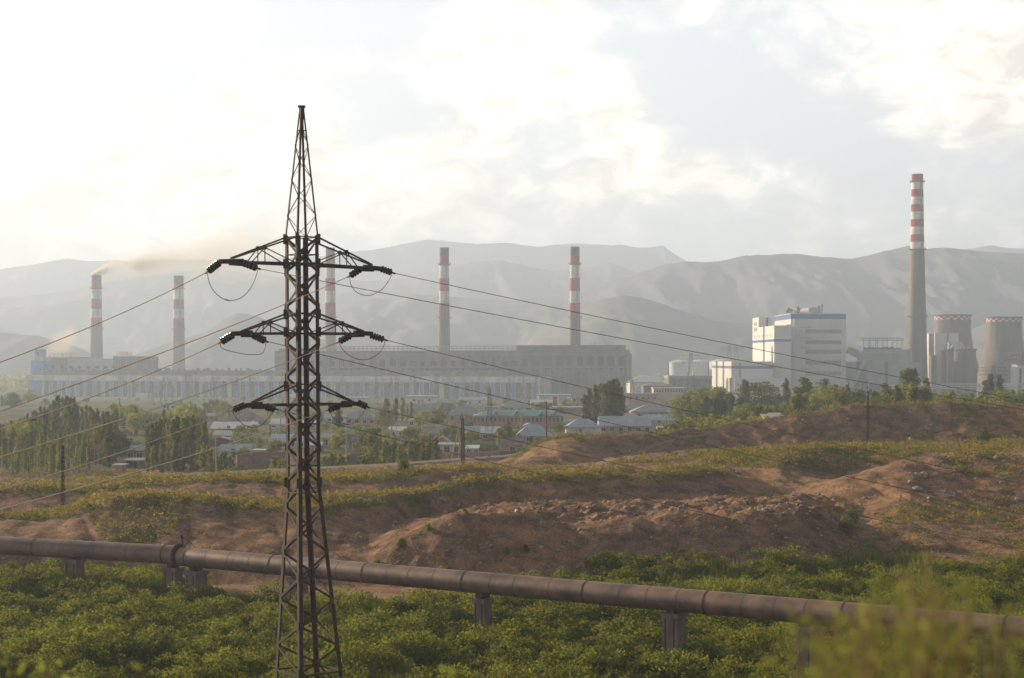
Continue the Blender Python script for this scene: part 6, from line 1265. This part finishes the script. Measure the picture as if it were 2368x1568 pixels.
# ---------------------------------------------------------------- weeds right beside the camera
NB = leafmat('near_weed_leaves', (.13, .17, .06), (.33, .35, .15), .5, 6.0, rand=.2)
M_stem = mat('weed_stem', (.22, .17, .07), var=.2, scale=4)
M_fl = mat('orange_weed_flower', (.42, .20, .07), var=.1, scale=4)
def weed(label, wx0, wx1, d, top, nst, seed, leaf=.05, per=26, group='weeds beside the camera'):
    r = np.random.default_rng(seed); x0, x1 = px(wx0, d), px(wx1, d); g = gz((x0 + x1) / 2, d); root = thing('near_weed', label, 'bush', ((x0 + x1) / 2, d, g), group); mb = MB(); C = []; FL = []
    for k in range(nst):
        wxk = r.uniform(wx0, wx1); tx = px(wxk, d); ty = d + r.uniform(-.5, .5); tz = pz(float(np.interp(wxk, [a for a, b in top], [b for a, b in top])) + r.uniform(-5, 90) * (1 if k % 4 else .1), ty); bx_ = (x0 + x1) / 2 + (tx - (x0 + x1) / 2) * .55; p0 = Vector((bx_, d, g)); p2 = Vector((tx, ty, tz)); p1 = (p0 + p2) / 2 + Vector((r.normal() * .06, 0, .15))
        pts = [p0.lerp(p1, t).lerp(p1.lerp(p2, t), t) for t in np.linspace(0, 1, 9)]; mb.tube(pts, [.009 - .0008 * q for q in range(9)], 5)
        for j in range(per):
            t = r.uniform(.25, 1.0) ** .7; q = p0.lerp(p1, t).lerp(p1.lerp(p2, t), t); C.append([q.x + r.normal() * .014 * d, q.y + r.normal() * .06, q.z + r.normal() * .007 * d])
        if k % 28 == 0: FL.append([p2.x, p2.y, p2.z - r.uniform(0, .2)])
    mb.build('stems', M_stem, root); V = leaf_quads(np.array(C) - np.array(root.location)[None], leaf, .45, rng=r); quads_obj('leaves', V, NB, parent=root)
    if FL: V = leaf_quads(np.array(FL) - np.array(root.location)[None], .028, .8, rng=r); quads_obj('flowers', V, M_fl, parent=root)
weed('big out of focus bush filling the lower right corner in front of the pipe', 1875, 2230, 4.6, [(1875, 1420), (2000, 1400), (2080, 1350), (2140, 1300), (2190, 1360), (2260, 1430)], 78, 5, leaf=.028, per=76)
weed('second out of focus bush at the right frame edge', 2215, 2480, 5.0, [(2210, 1440), (2300, 1420), (2480, 1380)], 28, 6, leaf=.028, per=60)
weed('small blurred brownish weed at the lower left corner', -20, 95, 7.0, [(-20, 1540), (45, 1500), (95, 1560)], 9, 7, per=22); weed('blurred weed tips left of the pylon at the lower edge', 240, 340, 7.0, [(240, 1560), (285, 1530), (340, 1560)], 7, 8, per=20); weed('blurred weed tips right of the pylon at the lower edge', 900, 1060, 7.0, [(900, 1560), (960, 1535), (1060, 1560)], 8, 9, per=18)
# ---------------------------------------------------------------- smoke
def plume(name, pts, dens, col, nscale, lo=.46, hi=.62):
    P_ = [P(a, b, c) for a, b, c, r in pts]; rr = [r * c / FPX for a, b, c, r in pts]; mb = MB(); mb.tube(P_, rr, 20)
    m_ = bpy.data.materials.new(name); m_.use_nodes = True; t = m_.node_tree
    for q in list(t.nodes): t.nodes.remove(q)
    ge = nd(t, 'ShaderNodeNewGeometry'); pos = ge.outputs['Position']; no = nd(t, 'ShaderNodeTexNoise', i_Scale=nscale, i_Detail=5.0, i_Roughness=.55, i_Distortion=.3); t.links.new(pos, no.inputs['Vector'])
    rp = ramp(t, [(lo, 0), (hi, 1)]); t.links.new(no.outputs[0], rp.inputs[0])
    sep = nd(t, 'ShaderNodeSeparateXYZ'); t.links.new(pos, sep.inputs[0])
    xs_ = [p.x for p in P_]; x0, x1 = min(xs_), max(xs_)
    def curve(vals):                      # piecewise linear in x through the plume's axis
        rmp = nd(t, 'ShaderNodeFloatCurve'); c = rmp.mapping.curves[0]; vmin, vmax = min(vals), max(vals); rng_ = max(vmax - vmin, 1e-3)
        pp = sorted(((x - x0) / (x1 - x0), (v - vmin) / rng_) for x, v in zip(xs_, vals)); c.points[0].location = pp[0]; c.points[-1].location = pp[-1]
        for q in pp[1:-1]: c.points.new(*q)
        for q in c.points: q.handle_type = 'VECTOR'
        rmp.mapping.update(); f = mth(t, 'DIVIDE', mth(t, 'SUBTRACT', sep.outputs[0], x0), x1 - x0); t.links.new(f, rmp.inputs['Value']); return mth(t, 'ADD', mth(t, 'MULTIPLY', rmp.outputs[0], rng_), vmin)
    cz = curve([p.z for p in P_]); cr_ = curve(rr); dy = mth(t, 'SUBTRACT', sep.outputs[1], P_[0].y); dz = mth(t, 'SUBTRACT', sep.outputs[2], cz)
    dist = mth(t, 'SQRT', mth(t, 'ADD', mth(t, 'MULTIPLY', dy, dy), mth(t, 'MULTIPLY', dz, dz))); fall = mth(t, 'SUBTRACT', 1.0, mth(t, 'DIVIDE', dist, cr_), clamp=True)
    dn = curve(dens); ds_ = mth(t, 'MULTIPLY', mth(t, 'MULTIPLY', rp.outputs[0], mth(t, 'POWER', fall, .7)), dn)
    pv = nd(t, 'ShaderNodeVolumePrincipled', i_Anisotropy=.3); pv.inputs['Color'].default_value = (*col, 1); t.links.new(ds_, pv.inputs['Density'])
    oo = nd(t, 'ShaderNodeOutputMaterial'); t.links.new(pv.outputs[0], oo.inputs['Volume']); o = mb.build(name, m_, None); bm = bmesh.new(); bm.from_mesh(o.data); bmesh.ops.recalc_face_normals(bm, faces=bm.faces); bm.to_mesh(o.data); bm.free(); o['kind'] = 'stuff'; return o
plume('smoke', [(214, 637, 2000, 8), (226, 631, 2000, 11), (260, 619, 2000, 20), (320, 609, 2000, 30), (400, 600, 2000, 42), (500, 594, 2000, 62), (620, 575, 2000, 95), (760, 545, 2000, 120)], [1.9, 1.0, .34, .15, .07, .035, .012, .0], (.95, .89, .81), .016, .38, .60)
plume('smoke', [(90, 838, 1950, 18), (120, 812, 1950, 40), (165, 800, 1950, 52), (220, 795, 1950, 58), (290, 800, 1950, 50), (330, 815, 1950, 26)], [.0, .05, .07, .05, .02, .0], (.90, .80, .70), .013)
